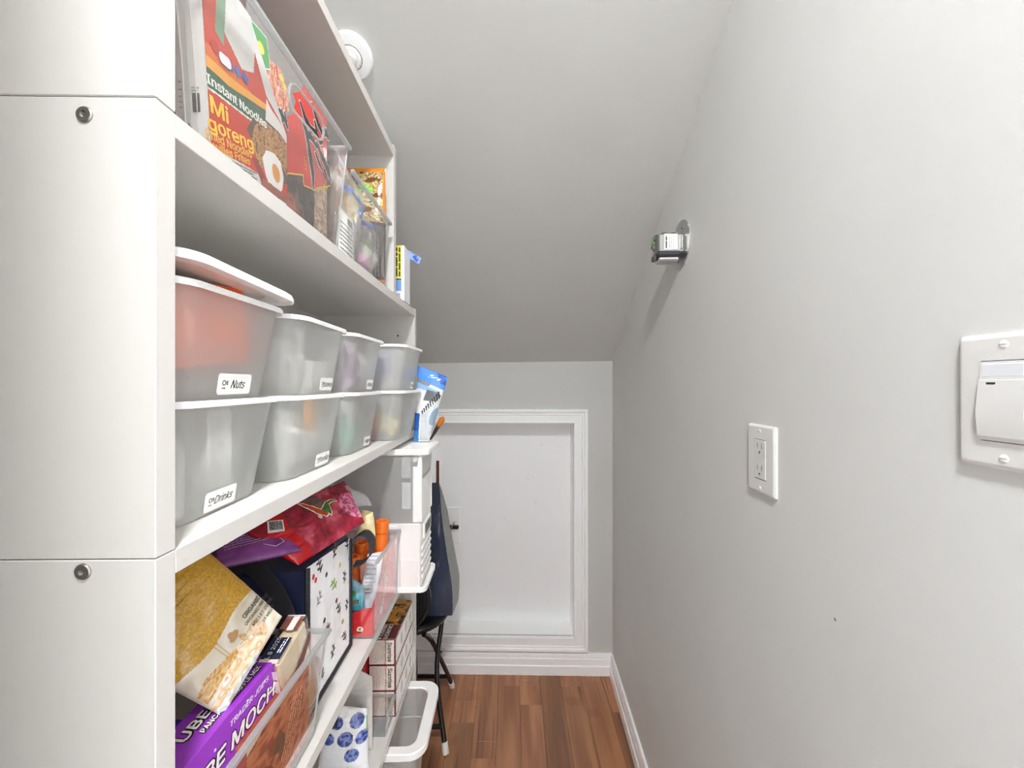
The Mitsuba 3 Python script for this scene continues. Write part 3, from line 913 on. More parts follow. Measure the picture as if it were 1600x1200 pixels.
st = thing('folding_stool', 'open black folding stool carrying the dark blue shopping bag', 'stool')
SC0 = np.array([-.400, 1.615, .447])
add('seat', xf(disc_seat(.146, .030), tr(*(SC0 - [0, 0, .015])) @ rot([0, 1, 0], -3)), 'gloss', '#17171b', parent=st)
for dx in (0, -.205):
    fr_ = spline([(-.290 + dx, 1.65, .436), (-.293 + dx, 1.605, .36), (-.297 + dx, 1.565, .29), (-.281 + dx, 1.52, .15), (-.249 + dx, 1.472, .012)], 24)
    k = add('leg', tube(fr_, .0095, 12), 'gloss', '#1b1a1c', parent=st)
    add('foot_tip', tube([fr_[-1] + unit(fr_[-2] - fr_[-1]) * .026, fr_[-1], fr_[-1] + unit(fr_[-1] - fr_[-2]) * .011], [.0125, .013, .012], 14), 'satin', '#dcd8d0', parent=k)
    bk = spline([(-.334 + dx, 1.49, .436), (-.322 + dx, 1.56, .37), (-.303 + dx, 1.655, .235), (-.286 + dx, 1.735, .11), (-.2740 + dx, 1.790, .014)], 24)
    k = add('leg', tube(bk, .0095, 12), 'gloss', '#1d1b1c', parent=st)
    add('foot_tip', tube([bk[-1] + unit(bk[-2] - bk[-1]) * .026, bk[-1], bk[-1] + unit(bk[-1] - bk[-2]) * .012], [.0125, .013, .012], 14), 'satin', '#dcd8d0', parent=k)
    add('pivot_bolt', tube([(-.318 + dx, 1.618, .292), (-.288 + dx, 1.600, .292)], .006, 12), 'metal', '#4a4a4a', parent=st)
add('rung', tube([(-.285 - .205, 1.752, .082), (-.285, 1.752, .082)], .0085, 10), 'gloss', '#1b1a1c', parent=st)
add('rung', tube([(-.268 - .205, 1.497, .080), (-.268, 1.497, .080)], .0085, 10), 'gloss', '#1b1a1c', parent=st)

s2 = thing('folding_stool', 'second black folding stool, folded upright behind the shelf end', 'stool')
FM = M4([1, 0, 0], [0, 0, 1], [0, -1, 0], [-.402, 1.325, .664])
add('seat', xf(disc_seat(.129, .028), FM @ tr(0, 0, -.014)), 'gloss', '#1a1a1d', parent=s2)
for k, (xx, yy) in enumerate(((-.435, 1.345), (-.369, 1.345), (-.455, 1.37), (-.350, 1.37))):
    pth = [(xx, yy, .70), (xx + (-.01 if xx < -.4 else .01), yy + .01, .35), (xx + (-.01 if xx < -.4 else .01), yy + .02, .012)]
    lk = add('leg', tube(spline(pth, 16), .0095, 12), 'gloss', '#1b1a1c', parent=s2)
    add('foot_tip', tube([np.array(pth[-1]) + [0, 0, .025], np.array(pth[-1]) - [0, 0, .0115]], [.0125, .012], 12), 'satin', '#dcd8d0', parent=lk)

bg = thing('shopping_bag', 'dark blue glossy shopping bag standing on the folding stool', 'bag')
zz_ = [.4655, .500, .560, .6025, .7066, .80, .863, .928, .960, .976]
xe_ = [-.2370, -.2335, -.2350, -.2390, -.2600, -.276, -.286, -.2920, -.2970, -.3000]     # front right edge
xr_ = [-.2330, -.2190, -.2155, -.2160, -.2367, -.255, -.265, -.2830, -.2930, -.2990]     # fold of the gusset, farther right
yf_ = [1.560, 1.553, 1.552, 1.555, 1.570, 1.583, 1.592, 1.603, 1.611, 1.614]
yb_ = [1.668, 1.674, 1.675, 1.672, 1.660, 1.650, 1.641, 1.632, 1.626, 1.622]
zs = np.linspace(zz_[0], zz_[-1], 44)
FX, RX_, FY, BY = (np.interp(zs, zz_, q) for q in (xe_, xr_, yf_, yb_))
XL_ = np.interp(zs, [.4655, .976], [-.415, -.395])
nx = 26
front_g, back_g, gus = [], [], []
for i_, z in enumerate(zs):
    t = np.linspace(0, 1, nx)
    xs = XL_[i_] + (FX[i_] - XL_[i_]) * t
    cr = (vfbm(np.column_stack([xs * 20, np.full(nx, z * 9), np.full(nx, 1.3)]), 3, 4) - .5) * .016 * np.sin(np.pi * np.clip((z - .4655) / .52, .03, .97)) * np.sin(np.pi * np.clip(t, 0, .999)) ** .4
    front_g.append(np.column_stack([xs, FY[i_] + cr - .004 * np.sin(np.pi * t), np.full(nx, z)]))
    xs2 = XL_[i_] + (FX[i_] - .003 - XL_[i_]) * t
    back_g.append(np.column_stack([xs2, np.full(nx, BY[i_]), np.full(nx, z)]))
    ym = (FY[i_] + BY[i_]) / 2
    gus.append(np.array([[FX[i_], FY[i_], z], [(FX[i_] + RX_[i_]) / 2 + .001, (FY[i_] + ym) / 2, z], [RX_[i_], ym, z], [(FX[i_] + RX_[i_]) / 2, (BY[i_] + ym) / 2, z], [FX[i_] - .003, BY[i_], z]]))
fg, bgm, gg = (np.array(q).reshape(-1, 3) for q in (front_g, back_g, gus))
base_ = quad((XL_[0], FY[0], zs[0]), (FX[0], FY[0], zs[0]), (FX[0] - .003, BY[0], zs[0]), (XL_[0], BY[0], zs[0]))
add('paper', join((fg, grid(nx, 44)), (bgm, grid(nx, 44)[:, ::-1]), base_), 'film', '#3c4254', parent=bg, smooth=True)
add('gusset', (gg, grid(5, 44)), 'satin', '#8c8e8c', parent=bg, smooth=20)
stickk = thing('wooden_stick', 'thin reddish brown stick standing up out of the blue shopping bag', 'stick')
add('stick', cbox(-.3115, -.2995, 1.614, 1.619, .70, 1.068, .001), 'satin', '#5e2f24', parent=stickk)

# ------------------------------------------------------------------ clear plastic bins (open boxes of sheet with thicker edges)
scene['clear_edge'] = {'type': 'principledthin', 'base_color': rgb('#e6e9e9'), 'roughness': 0.12, 'spec_trans': 0.55, 'diff_trans': 1.0}


def clear_bin(label, s0, s1, o0, o1, z, h, draft=.012, handle=None, cat='bin', near=True):
    key = thing('clear_bin', label, cat, None)
    d = draft

    def P(o, s, zz):
        return SH(o, s, z + zz)
    t = .0006
    # front wall, leaning outward, with the hand hole
    a0, a1 = s0 + d, s1 - d
    front = Polygon([(a0, .002), (a1, .002), (s1, h), (s0, h)])
    if handle:
        hs, hz, hw, hh, ha = handle
        hole = affinity.translate(affinity.rotate(LineString([(-hw / 2 + hh / 2, 0), (hw / 2 - hh / 2, 0)]).buffer(hh / 2, 12), ha, origin=(0, 0)), hs, hz)
        front = front.difference(hole)
    ln = math.hypot(d, h)
    FMx = M4(ES, unit(EZ * h + EO * d), unit(np.cross(ES, EZ * h + EO * d)), SH(o1 - d, 0, z))
    fm = sheet(front)
    fm.vertices[:, 1] *= ln / h
    add('front_wall', fm, 'clear_plastic', parent=key, M=FMx, smooth=False)
    if handle:
        rim = hole.buffer(.0018, 8).difference(hole.buffer(-.0001))
        rm = prism(rim, .0028, -.0008)
        rm.vertices[:, 1] *= ln / h
        add('hand_hole_rim', rm, 'clear_edge', parent=key, M=FMx)
    sheets = []
    for (q0, q1, w) in ((s1 - d, s1, 'far'), (s0 + d, s0, 'near')):
        if w == 'near' and not near:
            continue
        p = [P(o0 + d, q0, 0), P(o1 - d, q0, 0), P(o1, q1, h), P(o0, q1, h)]
        add('end_wall', quad(*p), 'clear_plastic', parent=key, smooth=False)
    add('back_wall', quad(P(o0 + d, a0, 0), P(o0 + d, a1, 0), P(o0, s1, h), P(o0, s0, h)), 'clear_plastic', parent=key, smooth=False)
    add('bottom', xf(cbox(o0 + d, o1 - d, a0, a1, z + .0004, z + .0032, .0004), SHELF), 'clear_edge', parent=key)
    # rolled rim and moulded corners catch the light
    rim = [P(o1 + .004, s0 - .002 if near else s0, h), P(o1 + .004, s1 + .003, h)]
    e = []
    e.append(xf(cbox(o1 - .001, o1 + .006, s0, s1 + .004, z + h - .006, z + h, .0009), SHELF))
    e.append(xf(cbox(o0, o1 + .006, s1 - .001, s1 + .005, z + h - .006, z + h, .0009), SHELF))
    add('rim', join(*e), 'clear_edge', parent=key, smooth=25)
    add('corner_edge', tube([P(o1 - d, a1, .002), P(o1, s1, h - .004)], .0016, 8), 'clear_edge', parent=key)
    add('base_edge', tube([P(o1 - d, a0, .004), P(o1 - d, a1, .004)], .0018, 8), 'clear_edge', parent=key)
    return key


def box_thing(key, x0, x1, y0, y1, z0, z1, color, mat='satin', name='carton', M=SHELF, r=.0008):
    return add(name, cbox(x0, x1, y0, y1, z0, z1, r), mat, color, parent=key, M=M)


def face_grid(x0, x1, y0, y1, step, bulge=None, seed=0):
    nu, nv = int((x1 - x0) / step) + 2, int((y1 - y0) / step) + 2
    x, y = np.meshgrid(np.linspace(x0, x1, nu), np.linspace(y0, y1, nv))
    x, y = x.ravel(), y.ravel()

    def hgt(a, b):
        a, b = np.atleast_1d(a), np.atleast_1d(b)
        if bulge is None:
            return np.zeros(len(a))
        u, v = (2 * (a - x0) / (x1 - x0) - 1), (2 * (b - y0) / (y1 - y0) - 1)
        q = np.column_stack([a * 45, b * 45, np.full(len(a), seed * 1.7)])
        return bulge * np.maximum(1 - np.abs(u) ** 3, 0) * np.maximum(1 - np.abs(v) ** 3, 0) + (vfbm(q, 3, seed) - .5) * bulge * .9 * np.clip(3 * (1 - np.maximum(np.abs(u), np.abs(v))), 0, 1)
    return x, y, hgt, grid(nu, nv)


# ------------------------------------------------------------------ noodle packs in the nearest clear bin of the top unit
cb1 = clear_bin('clear plastic bin with a hand hole, full of noodle packs, top unit', .322, .664, -.245, .000, Z2 + .0005, .1835, .014, (.535, .1480, .090, .031, 4))

KS = (.2668 + .013) / (.2668 + .020)


def mk(p):
    return p[0] * KS, 1.383 + (p[1] - 1.383) * KS


# first pack: white film block, printed front towards the aisle
nk = thing('noodle_pack', 'red instant noodle multipack, front of the nearest clear bin', 'noodle pack')
ns0, ns1, nz0, nz1 = .370, .508, 1.6075, 1.800
NF = face_out(-.0165, 0, 0)                           # x = along the shelf, y = height
tilt = rot([0, 0, 1], 5.0)
ctr = tr((ns0 + ns1) / 2, 1.695, 0)
NF = NF @ ctr @ tilt @ np.linalg.inv(ctr)
x, y, hg, fc = face_grid(ns0 + .002, ns1 + .001, nz0 + .003, nz1 - .002, .0008, .0024, 4)
P = Paint(x, y, '#c73a24')
a5 = math.radians(-5)
cx, cy = (ns0 + ns1) / 2, 1.695


def q(p):                                             # from the untilted front to the pack's own axes
    p = mk(p)
    dx, dy = p[0] - cx, p[1] - cy
    return cx + dx * math.cos(a5) - dy * math.sin(a5), cy + dx * math.sin(a5) + dy * math.cos(a5)


def Q(*pts):
    return [q(p) for p in pts]


P.fill(P.inside(Q((.36, 1.71), (.40, 1.714), (.445, 1.725), (.40, 1.80), (.36, 1.80))), '#c9402a')
P.fill(P.inside(Q((.404, 1.80), (.404, 1.745), (.432, 1.728), (.452, 1.74), (.456, 1.80))), '#d9d8d4')
P.fill(P.inside(Q((.395, 1.80), (.392, 1.735), (.404, 1.73), (.408, 1.80))), '#7c9c7e')
P.fill(P.inside(Q((.36, 1.706), (.411, 1.712), (.447, 1.716), (.478, 1.722), (.478, 1.714), (.441, 1.703), (.411, 1.694), (.36, 1.688))), '#e9a53a')
P.fill(P.inside(Q((.36, 1.711), (.411, 1.718), (.447, 1.724), (.478, 1.726), (.478, 1.721), (.447, 1.713), (.411, 1.705), (.36, 1.700))), '#d96a2a')
P.fill(P.inside(Q((.42, 1.716), (.447, 1.726), (.478, 1.731), (.480, 1.722), (.45, 1.714))), '#c73a24')
P.fill(P.inside(Q((.36, 1.690), (.411, 1.694), (.441, 1.703), (.478, 1.713), (.478, 1.688), (.441, 1.682), (.411, 1.677), (.36, 1.668))), '#35624a')
P.fill(P.inside(Q((.36, 1.669), (.411, 1.6775), (.441, 1.6825), (.467, 1.6885), (.467, 1.6865), (.441, 1.6805), (.411, 1.6755), (.36, 1.667))), '#e8e5dc')
P.fill(P.inside(Q((.476, 1.728), (.484, 1.722), (.53, 1.714), (.53, 1.69), (.512, 1.695), (.497, 1.702), (.480, 1.696), (.474, 1.70))), '#e5e3dd')
m = P.inside(Q((.447, 1.660), (.455, 1.683), (.472, 1.697), (.495, 1.702), (.53, 1.70), (.53, 1.655), (.50, 1.668), (.478, 1.640), (.462, 1.640)))
P.fill(P.inside(Q((.44, 1.668), (.452, 1.690), (.472, 1.701), (.50, 1.704), (.53, 1.70), (.53, 1.65), (.48, 1.634))), '#5b4436')
P.mottle(m, ['#6d4a2e', '#a5713f', '#c79a5f', '#8c5a35', '#b98c58'], 260, 3)
P.fill(P.inside(Q((.468, 1.652), (.476, 1.666), (.492, 1.671), (.506, 1.668), (.514, 1.652), (.511, 1.634), (.496, 1.622), (.486, 1.624), (.474, 1.636))), '#efeeea')
ex, ey = q((.4965, 1.6485))
P.fill(P.ell(ex, ey, .0085, .0105, 15), '#dd9b4c')
P.fill(P.inside(Q((.36, 1.622), (.38, 1.615), (.411, 1.6215), (.447, 1.6275), (.47, 1.629), (.47, 1.60), (.36, 1.60))), '#d4d2cd')
P.fill(P.inside(Q((.447, 1.642), (.458, 1.645), (.490, 1.618), (.478, 1.612))), '#8f2f22')
P.fill(P.inside(Q((.47, 1.629), (.53, 1.632), (.53, 1.60), (.46, 1.60))), '#9a5b48')
outline1 = Polygon([(ns0, nz0)] + Q((.523, 1.606), (.523, 1.712), (.499, 1.7225), (.476, 1.731), (.453, 1.766), (.448, 1.800)) + [(ns0, nz1)])
e1 = np.array(outline1.exterior.coords)[:-1]
dep = np.interp(e1[:, 0], [ns0, .447 * KS, .505 * KS], [-.030, -.0085, -.0065])
wedge = np.vstack([np.column_stack([e1, np.full(len(e1), -.0006)]), np.column_stack([e1, dep])])
add('film', trimesh.convex.convex_hull(wedge), 'satin', '#dcdad5', parent=nk, M=NF, smooth=False)
cen = np.column_stack([x, y])[fc].mean(1)
Pc = Paint(cen[:, 0], cen[:, 1], '#000000')
fc = fc[Pc.inside(e1)]
hg_ = hg
hg = lambda a, b: np.minimum(hg_(a, b), .0011)
add('front_print', (np.column_stack([x, y, hg(x, y)]), fc), 'film', P.c, parent=nk, M=NF, smooth=True)


def decal(parent, name, m, color, M, hg=None, off=.0004, mat='satin'):
    if hg is not None:
        m = drape(m, hg, off)
    else:
        m = to_mesh(m).copy()
        m.apply_translation([0, 0, off])
    return add(name, m, mat, color, parent=parent, M=M, smooth=False)


def txt_at(p, s, h, rotd, **kw):
    return text2(s, h, at=p, rotd=rotd, **kw)


decal(nk, 'lettering', txt_at(q((.4285, 1.6880)), 'Instant Noodles', .0086, 4.5, bold=True, stretch=1.05), '#ecebe6', NF, hg)
decal(nk, 'lettering', join(txt_at(q((.398, 1.660)), 'Mi', .0150, 3, bold=True, stretch=1.1), txt_at(q((.4165, 1.6475)), 'goreng', .0125, 10, bold=True, stretch=1.2)), '#efc53c', NF, hg)
decal(nk, 'lettering', join(txt_at(q((.4145, 1.635)), 'Fried Noodles', .0075, 10, bold=True), txt_at(q((.413, 1.6255)), 'Nouilles Frites', .0070, 10, bold=True)), '#e8b04a', NF, hg)
decal(nk, 'emblem', join(*[prism(Polygon(rr_loop(.017, .010, .004, 4)).buffer(0), .0002) for _ in range(1)]), '#e9ebf0', NF @ tr(*q((.404, 1.7145)), 0) @ rot([0, 0, 1], 6), None, .0026)
decal(nk, 'emblem', join(prism(affinity.translate(Point(0, 0).buffer(.0055), *q((.391, 1.718))), .0002)), '#c03127', NF, hg, .0007)
for k, pp in enumerate(((.402, 1.7155), (.412, 1.716), (.424, 1.7195), (.436, 1.722))):
    decal(nk, 'lettering', prism(affinity.translate(affinity.rotate(Polygon([(-.004, -.005), (.001, -.0035), (.005, -.005), (.0035, .001), (.005, .005), (0, .003), (-.0045, .005), (-.003, 0)]), 20 * k), *q(pp)), .0002), '#3a62ad' if k % 2 else '#4a74bd', NF, hg, .0008)
decal(nk, 'small_print', prism(affinity.rotate(text_lines(q((.40, 1.61))[0], q((.46, 1.61))[0], [1.6115, 1.6145, 1.6175], .0012, 4), 7), .0002), '#77736d', NF, hg)
# the end seen from the camera: white film with recycling mark, dark square, folds
EM = NF @ M4([0, 0, 1], [0, 1, 0], [-1, 0, 0], [ns0 - .0002, 0, -.018])
tri = Polygon([(-.0058, 1.628), (.0052, 1.628), (0, 1.637)])
marks = unary_union([tri.difference(tri.buffer(-.0009)), Polygon([(-.004, 1.617), (.003, 1.6205), (.0035, 1.616), (.007, 1.618), (.003, 1.6235), (-.002, 1.6205)])])
decal(nk, 'recycling_mark', prism(marks, .0002), '#6e6c68', EM, None, .0002)
decal(nk, 'dark_square', prism(sbox(.0045, 1.647, .0115, 1.664), .0002), '#57544f', EM, None, .0002)
decal(nk, 'small_print', prism(unary_union([text_lines(-.008, -.001, [1.651, 1.656, 1.661, 1.667, 1.674], .0011, 2), text_lines(.0045, .0115, [1.6665, 1.6690], .0009, 1)]), .0002), '#a5a29c', EM, None, .0002)
for xx, ww in ((-.004, .0012), (.002, .0003), (.008, .0004)):
    add('fold', xf(tube(spline([(xx, 1.62, 0), (xx + .001, 1.68, .0004), (xx - .001, 1.76, 0)], 10), ww, 6), EM), 'satin', '#d9d7d2', parent=nk)

# the pack behind it, at the left edge
nb = thing('noodle_pack', 'second red noodle multipack, just behind the white end of the first', 'noodle pack')
NB = face_out(-.0600, 0, 0)
add('film', cbox(.335, .455, 1.6075, 1.775, -.03, -.0005, .004), 'satin', '#d4cfc8', parent=nb, M=NB)
x, y, hg2, fc = face_grid(.336, .456, 1.609, 1.774, .0012, .002, 6)
P2 = Paint(x, y, '#b5372a')
P2.fill(y > 1.752, '#55504d').fill((y > 1.722) & (y < 1.752), '#d9dbe2')
P2.fill((y > 1.700) & (y < 1.722), '#c8392a').fill((y > 1.692) & (y < 1.703), '#dd8a3a').fill((y > 1.672) & (y < 1.692), '#2e4d3c')
P2.mottle(y < 1.66, ['#6b3526', '#8f4a33', '#7c3a2a'], 60, 2)
add('front_print', (np.column_stack([x, y, hg2(x, y)]), fc), 'film', P2.c, parent=nb, M=NB, smooth=True)
decal(nb, 'lettering', join(*[text2('n', .020, True, at=(s_, 1.735)) for s_ in (.352, .372, .392)]), '#2f5fae', NB, hg2)
decal(nb, 'lettering', join(text2('Instant', .010, True, at=(.392, 1.681))), '#dcdcd6', NB, hg2)

# the pack with brush lettering
KR = (.2668 + .0205) / (.2668 + .032)


def r_(p):
    return p[0] * KR, 1.383 + (p[1] - 1.383) * KR


def R(*pts):
    return [r_(p) for p in pts]


rk_ = thing('noodle_pack', 'red and black noodle pack with large brush lettering, far end of its bin', 'noodle pack')
RF = face_out(-.0285, 0, 0)
add('film', cbox(.452, .648, 1.609, 1.818, -.045, -.0005, .005), 'film', '#b3281f', parent=rk_, M=RF)
x, y, hg3, fc = face_grid(.448, .650, 1.608, 1.820, .0009, .003, 9)
P = Paint(x, y, '#d3382c')
P.fill(P.inside(R((.44, 1.74), (.44, 1.84), (.60, 1.84), (.575, 1.80), (.56, 1.765), (.54, 1.75), (.51, 1.735))), '#8f8a86')
m = P.inside(R((.45, 1.735), (.46, 1.77), (.497, 1.80), (.535, 1.81), (.555, 1.79), (.552, 1.765), (.532, 1.752), (.511, 1.742), (.484, 1.733)))
P.mottle(m, ['#b8372c', '#d9705a', '#e6b48f', '#c24c3a', '#efd2b0'], 330, 4, (1.6, .5))
for ax, ay, rr in ((.536, 1.799, .006), (.543, 1.793, .005), (.500, 1.748, .006), (.47, 1.79, .005)):
    px_, py_ = r_((ax, ay))
    P.fill(P.ell(px_, py_, rr, rr * .8, 20), '#e8d24a')
P.fill(P.inside(R((.565, 1.80), (.60, 1.83), (.70, 1.84), (.70, 1.70), (.60, 1.76))), '#d3382c')
m = P.inside(R((.50, 1.66), (.541, 1.673), (.590, 1.694), (.593, 1.682), (.634, 1.692), (.686, 1.729), (.72, 1.73), (.72, 1.58), (.48, 1.58)))
P.mottle(m, ['#3b3536', '#5b5152', '#4a4140', '#6c605e'], 55, 8)
m = P.inside(R((.628, 1.695), (.655, 1.712), (.70, 1.715), (.70, 1.60), (.628, 1.62)))
P.mottle(m, ['#a98a72', '#d6bfa6', '#8f7464', '#c8a88a'], 90, 5)
m = P.inside(R((.52, 1.645), (.56, 1.655), (.60, 1.63), (.62, 1.60), (.54, 1.60)))
P.mottle(m, ['#7b3a30', '#b06a5a', '#57393a'], 70, 6)
add('front_print', (np.column_stack([x, y, hg3(x, y)]), fc), 'film', P.c, parent=rk_, M=RF, smooth=True)
zig = LineString(R((.505, 1.662), (.541, 1.673), (.590, 1.696), (.593, 1.682), (.634, 1.694), (.690, 1.731))).buffer(.0011)
decal(rk_, 'zigzag_line', prism(zig, .0002), '#d9b545', RF, hg3)
outline, fillp = [], []


def stroke(pts, widths):
    pts = R(*pts)
    parts = []
    for (a, b), (w0, w1) in zip(zip(pts, pts[1:]), zip(widths, widths[1:])):
        parts.append(unary_union([Point(a).buffer(w0 / 2, 6), Point(b).buffer(w1 / 2, 6)]).convex_hull)
    return unary_union(parts)


br = unary_union([
    stroke([(.583, 1.800), (.597, 1.786), (.612, 1.779), (.632, 1.786)], [.004, .010, .012, .006]),
    stroke([(.622, 1.824), (.640, 1.806), (.655, 1.800), (.672, 1.812), (.680, 1.806)], [.006, .010, .008, .012, .004]),
    stroke([(.628, 1.800), (.634, 1.786), (.646, 1.780), (.655, 1.786)], [.006, .008, .008, .005]),
    stroke([(.588, 1.775), (.602, 1.766), (.618, 1.768), (.632, 1.764)], [.005, .011, .009, .006]),
    stroke([(.600, 1.764), (.612, 1.735), (.618, 1.716), (.622, 1.692)], [.008, .013, .010, .004]),
    stroke([(.634, 1.770), (.654, 1.760), (.676, 1.752), (.690, 1.738)], [.006, .013, .016, .004]),
    stroke([(.630, 1.752), (.642, 1.742), (.654, 1.738)], [.004, .007, .003])])
st2 = stroke([(.528, 1.750), (.536, 1.744), (.545, 1.747)], [.005, .007, .004]).union(stroke([(.533, 1.754), (.536, 1.746), (.534, 1.738)], [.003, .006, .003])).union(stroke([(.540, 1.755), (.543, 1.744), (.548, 1.738)], [.003, .005, .002]))
decal(rk_, 'brush_outline', prism(br.buffer(.0016, 4).union(st2.buffer(.0014, 4)), .0002), '#dedbd6', RF, hg3, .0005)
decal(rk_, 'brush_lettering', prism(br.union(st2), .0002), '#2f2e30', RF, hg3, .0009)
decal(rk_, 'lettering', join(txt_at(r_((.669, 1.741)), 'UL', .012, 60, bold=True), txt_at(r_((.683, 1.765)), 'R', .010, 60, bold=True)), '#332f31', RF, hg3)
decal(rk_, 'lettering', join(txt_at(r_((.668, 1.716)), 'SU', .011, 60, bold=True)), '#d8c24a', RF, hg3)
decal(rk_, 'lettering', txt_at(r_((.5955, 1.716)), 'HOT', .007, -80, bold=True), '#d98a2e', RF, hg3)
tagp = Polygon(R((.458, 1.79), (.462, 1.762), (.486, 1.772), (.51, 1.79), (.503, 1.825), (.47, 1.82))).buffer(-.001)
decal(rk_, 'green_tag', prism(tagp.buffer(.0016), .0002), '#e3e6de', RF, hg3, .0005)
decal(rk_, 'green_tag', prism(tagp, .0002), '#4fa15c', RF, hg3, .0009)
decal(rk_, 'lettering', txt_at(r_((.478, 1.783)), 'NEW', .0055, 22, bold=True), '#e9efe4', RF, hg3, .0013)
decal(rk_, 'yellow_spot', prism(affinity.translate(Point(0, 0).buffer(.0065), *r_((.490, 1.801))), .0002), '#dfe04a', RF, hg3, .0013)


# ------------------------------------------------------------------ second clear bin of the top unit and its bags
from scipy.interpolate import LinearNDInterpolator


def quad_pillow(corners, t, step=.0014, p=2.6, q=.6, wrinkle=.002, seed=0, back=True, seal=0.0):
    """A filled bag whose outline is the quadrilateral bl, br, tr, tl of a plane. Returns vertices, faces, x, y, front height."""
    bl, br, tr_, tl = [np.array(c, float) for c in corners]
    nu = int(max(np.linalg.norm(br - bl), np.linalg.norm(tr_ - tl)) / step) + 4
    nv = int(max(np.linalg.norm(tl - bl), np.linalg.norm(tr_ - br)) / step) + 4
    a, b = np.meshgrid(np.linspace(0, 1, nu), np.linspace(0, 1, nv))
    a, b = a.ravel(), b.ravel()
    xy = (bl[None] * ((1 - a) * (1 - b))[:, None] + br[None] * (a * (1 - b))[:, None] + tr_[None] * (a * b)[:, None] + tl[None] * ((1 - a) * b)[:, None])
    u, v = np.abs(2 * a - 1), np.abs(2 * b - 1)
    if seal:
        v = np.clip(v / (1 - seal), 0, 1)
    base = np.maximum(1 - u ** p, 0) ** q * np.maximum(1 - v ** p, 0) ** q
    edge = np.clip(base * 4, 0, 1)

    def wr(side):
        q1 = np.column_stack([xy * 34, np.full(len(a), seed * 3.3 + side)])
        q2 = np.column_stack([xy[:, :1] * 30, xy[:, 1:] * 105, np.full(len(a), seed * 1.9 + side)])
        return ((vfbm(q1, 3, seed) - .5) * 2 + np.abs(vfbm(q2, 2, seed + 3) - .5) * 1.4 - .3) * wrinkle * edge
    zf = t / 2 * base + wr(1)
    zb = -t / 2 * base + wr(2) - .0004
    zf[edge < 1e-6] = 0
    f = grid(nu, nv)
    vf = np.column_stack([xy, zf])
    hf0 = LinearNDInterpolator(xy, zf, fill_value=0.0)

    def hf(x, y):
        return hf0(np.column_stack([np.atleast_1d(x), np.atleast_1d(y)]))
    if not back:
        return vf, f, xy[:, 0], xy[:, 1], hf
    V = np.vstack([vf, np.column_stack([xy, zb])])
    return V, np.vstack([f, f[:, ::-1] + len(a)]), V[:, 0], V[:, 1], hf


cb2 = clear_bin('clear plastic bin of crumpled bags at the far end, top unit', .678, .902, -.245, .000, Z2 + .0005, .1515, .014)

vg = thing('noodle_pack', 'orange topped noodle pack with vegetables, standing at the far end of the top unit', 'noodle pack')
VM = face_cam(-.062, .880, 1.7375)
v, f, n, hf = pillow(.120, .255, .026, .0014, .008, .0022, 21)
P = Paint(v[:, 0], v[:, 1], '#5a5350')
P.fill(P.y > .118, '#e08a2c')
up_ = (P.y > .000) & (P.y < .1185)
P.mottle(up_, ['#5b4030', '#d8c27e', '#8a6a45', '#e7d9a8', '#6a4a35', '#c7a96a'], 95, 12)
r3 = np.random.default_rng(5)
for _ in range(46):
    cx_, cy_ = r3.uniform(-.055, .057), r3.uniform(.004, .112)
    P.fill(P.ell(cx_, cy_, r3.uniform(.008, .018), r3.uniform(.0012, .002), r3.uniform(-60, 60)), ['#e9dca6', '#d9c37c', '#f0e6bc', '#b98c52'][r3.integers(4)])
for cx_, cy_, rr in ((.018, .082, .010), (.030, .074, .008), (.008, .072, .007), (.036, .050, .006)):
    m = P.ell(cx_, cy_, rr, rr * .8, 20)
    P.mottle(m, ['#4f8f2c', '#8fcf4d', '#b5e07a'], 260, 3)
for cx_, cy_ in ((-.004, .100), (.030, .098), (.046, .064), (.022, .030)):
    P.fill(P.ell(cx_, cy_, .012, .006, 15), '#74482f')
P.fill((np.abs(P.x) > .0555) & (P.y > .02), '#d9802a')
P.fill((P.y < .004) & (P.y > -.003), '#3d2f2c')
P.fill(P.y < -.122, '#a8643a')
add('film', trimesh.Trimesh(v, f, process=False), 'film', P.c, parent=vg, M=VM, smooth=True)
decal(vg, 'lettering', join(prism(affinity.rotate(text_lines(-.05, .05, [0], .0042, 2, .95), 90, origin=(0, 0)), .0002)), '#d8d5d0', VM @ tr(.030, -.065, 0), lambda a, b: hf(a + .030, b - .065))
decal(vg, 'small_print', prism(affinity.rotate(text_lines(-.05, .05, [.0, -.006], .002, 3), 90, origin=(0, 0)), .0002), '#a9a5a0', VM @ tr(.040, -.065, 0), lambda a, b: hf(a + .040, b - .065))

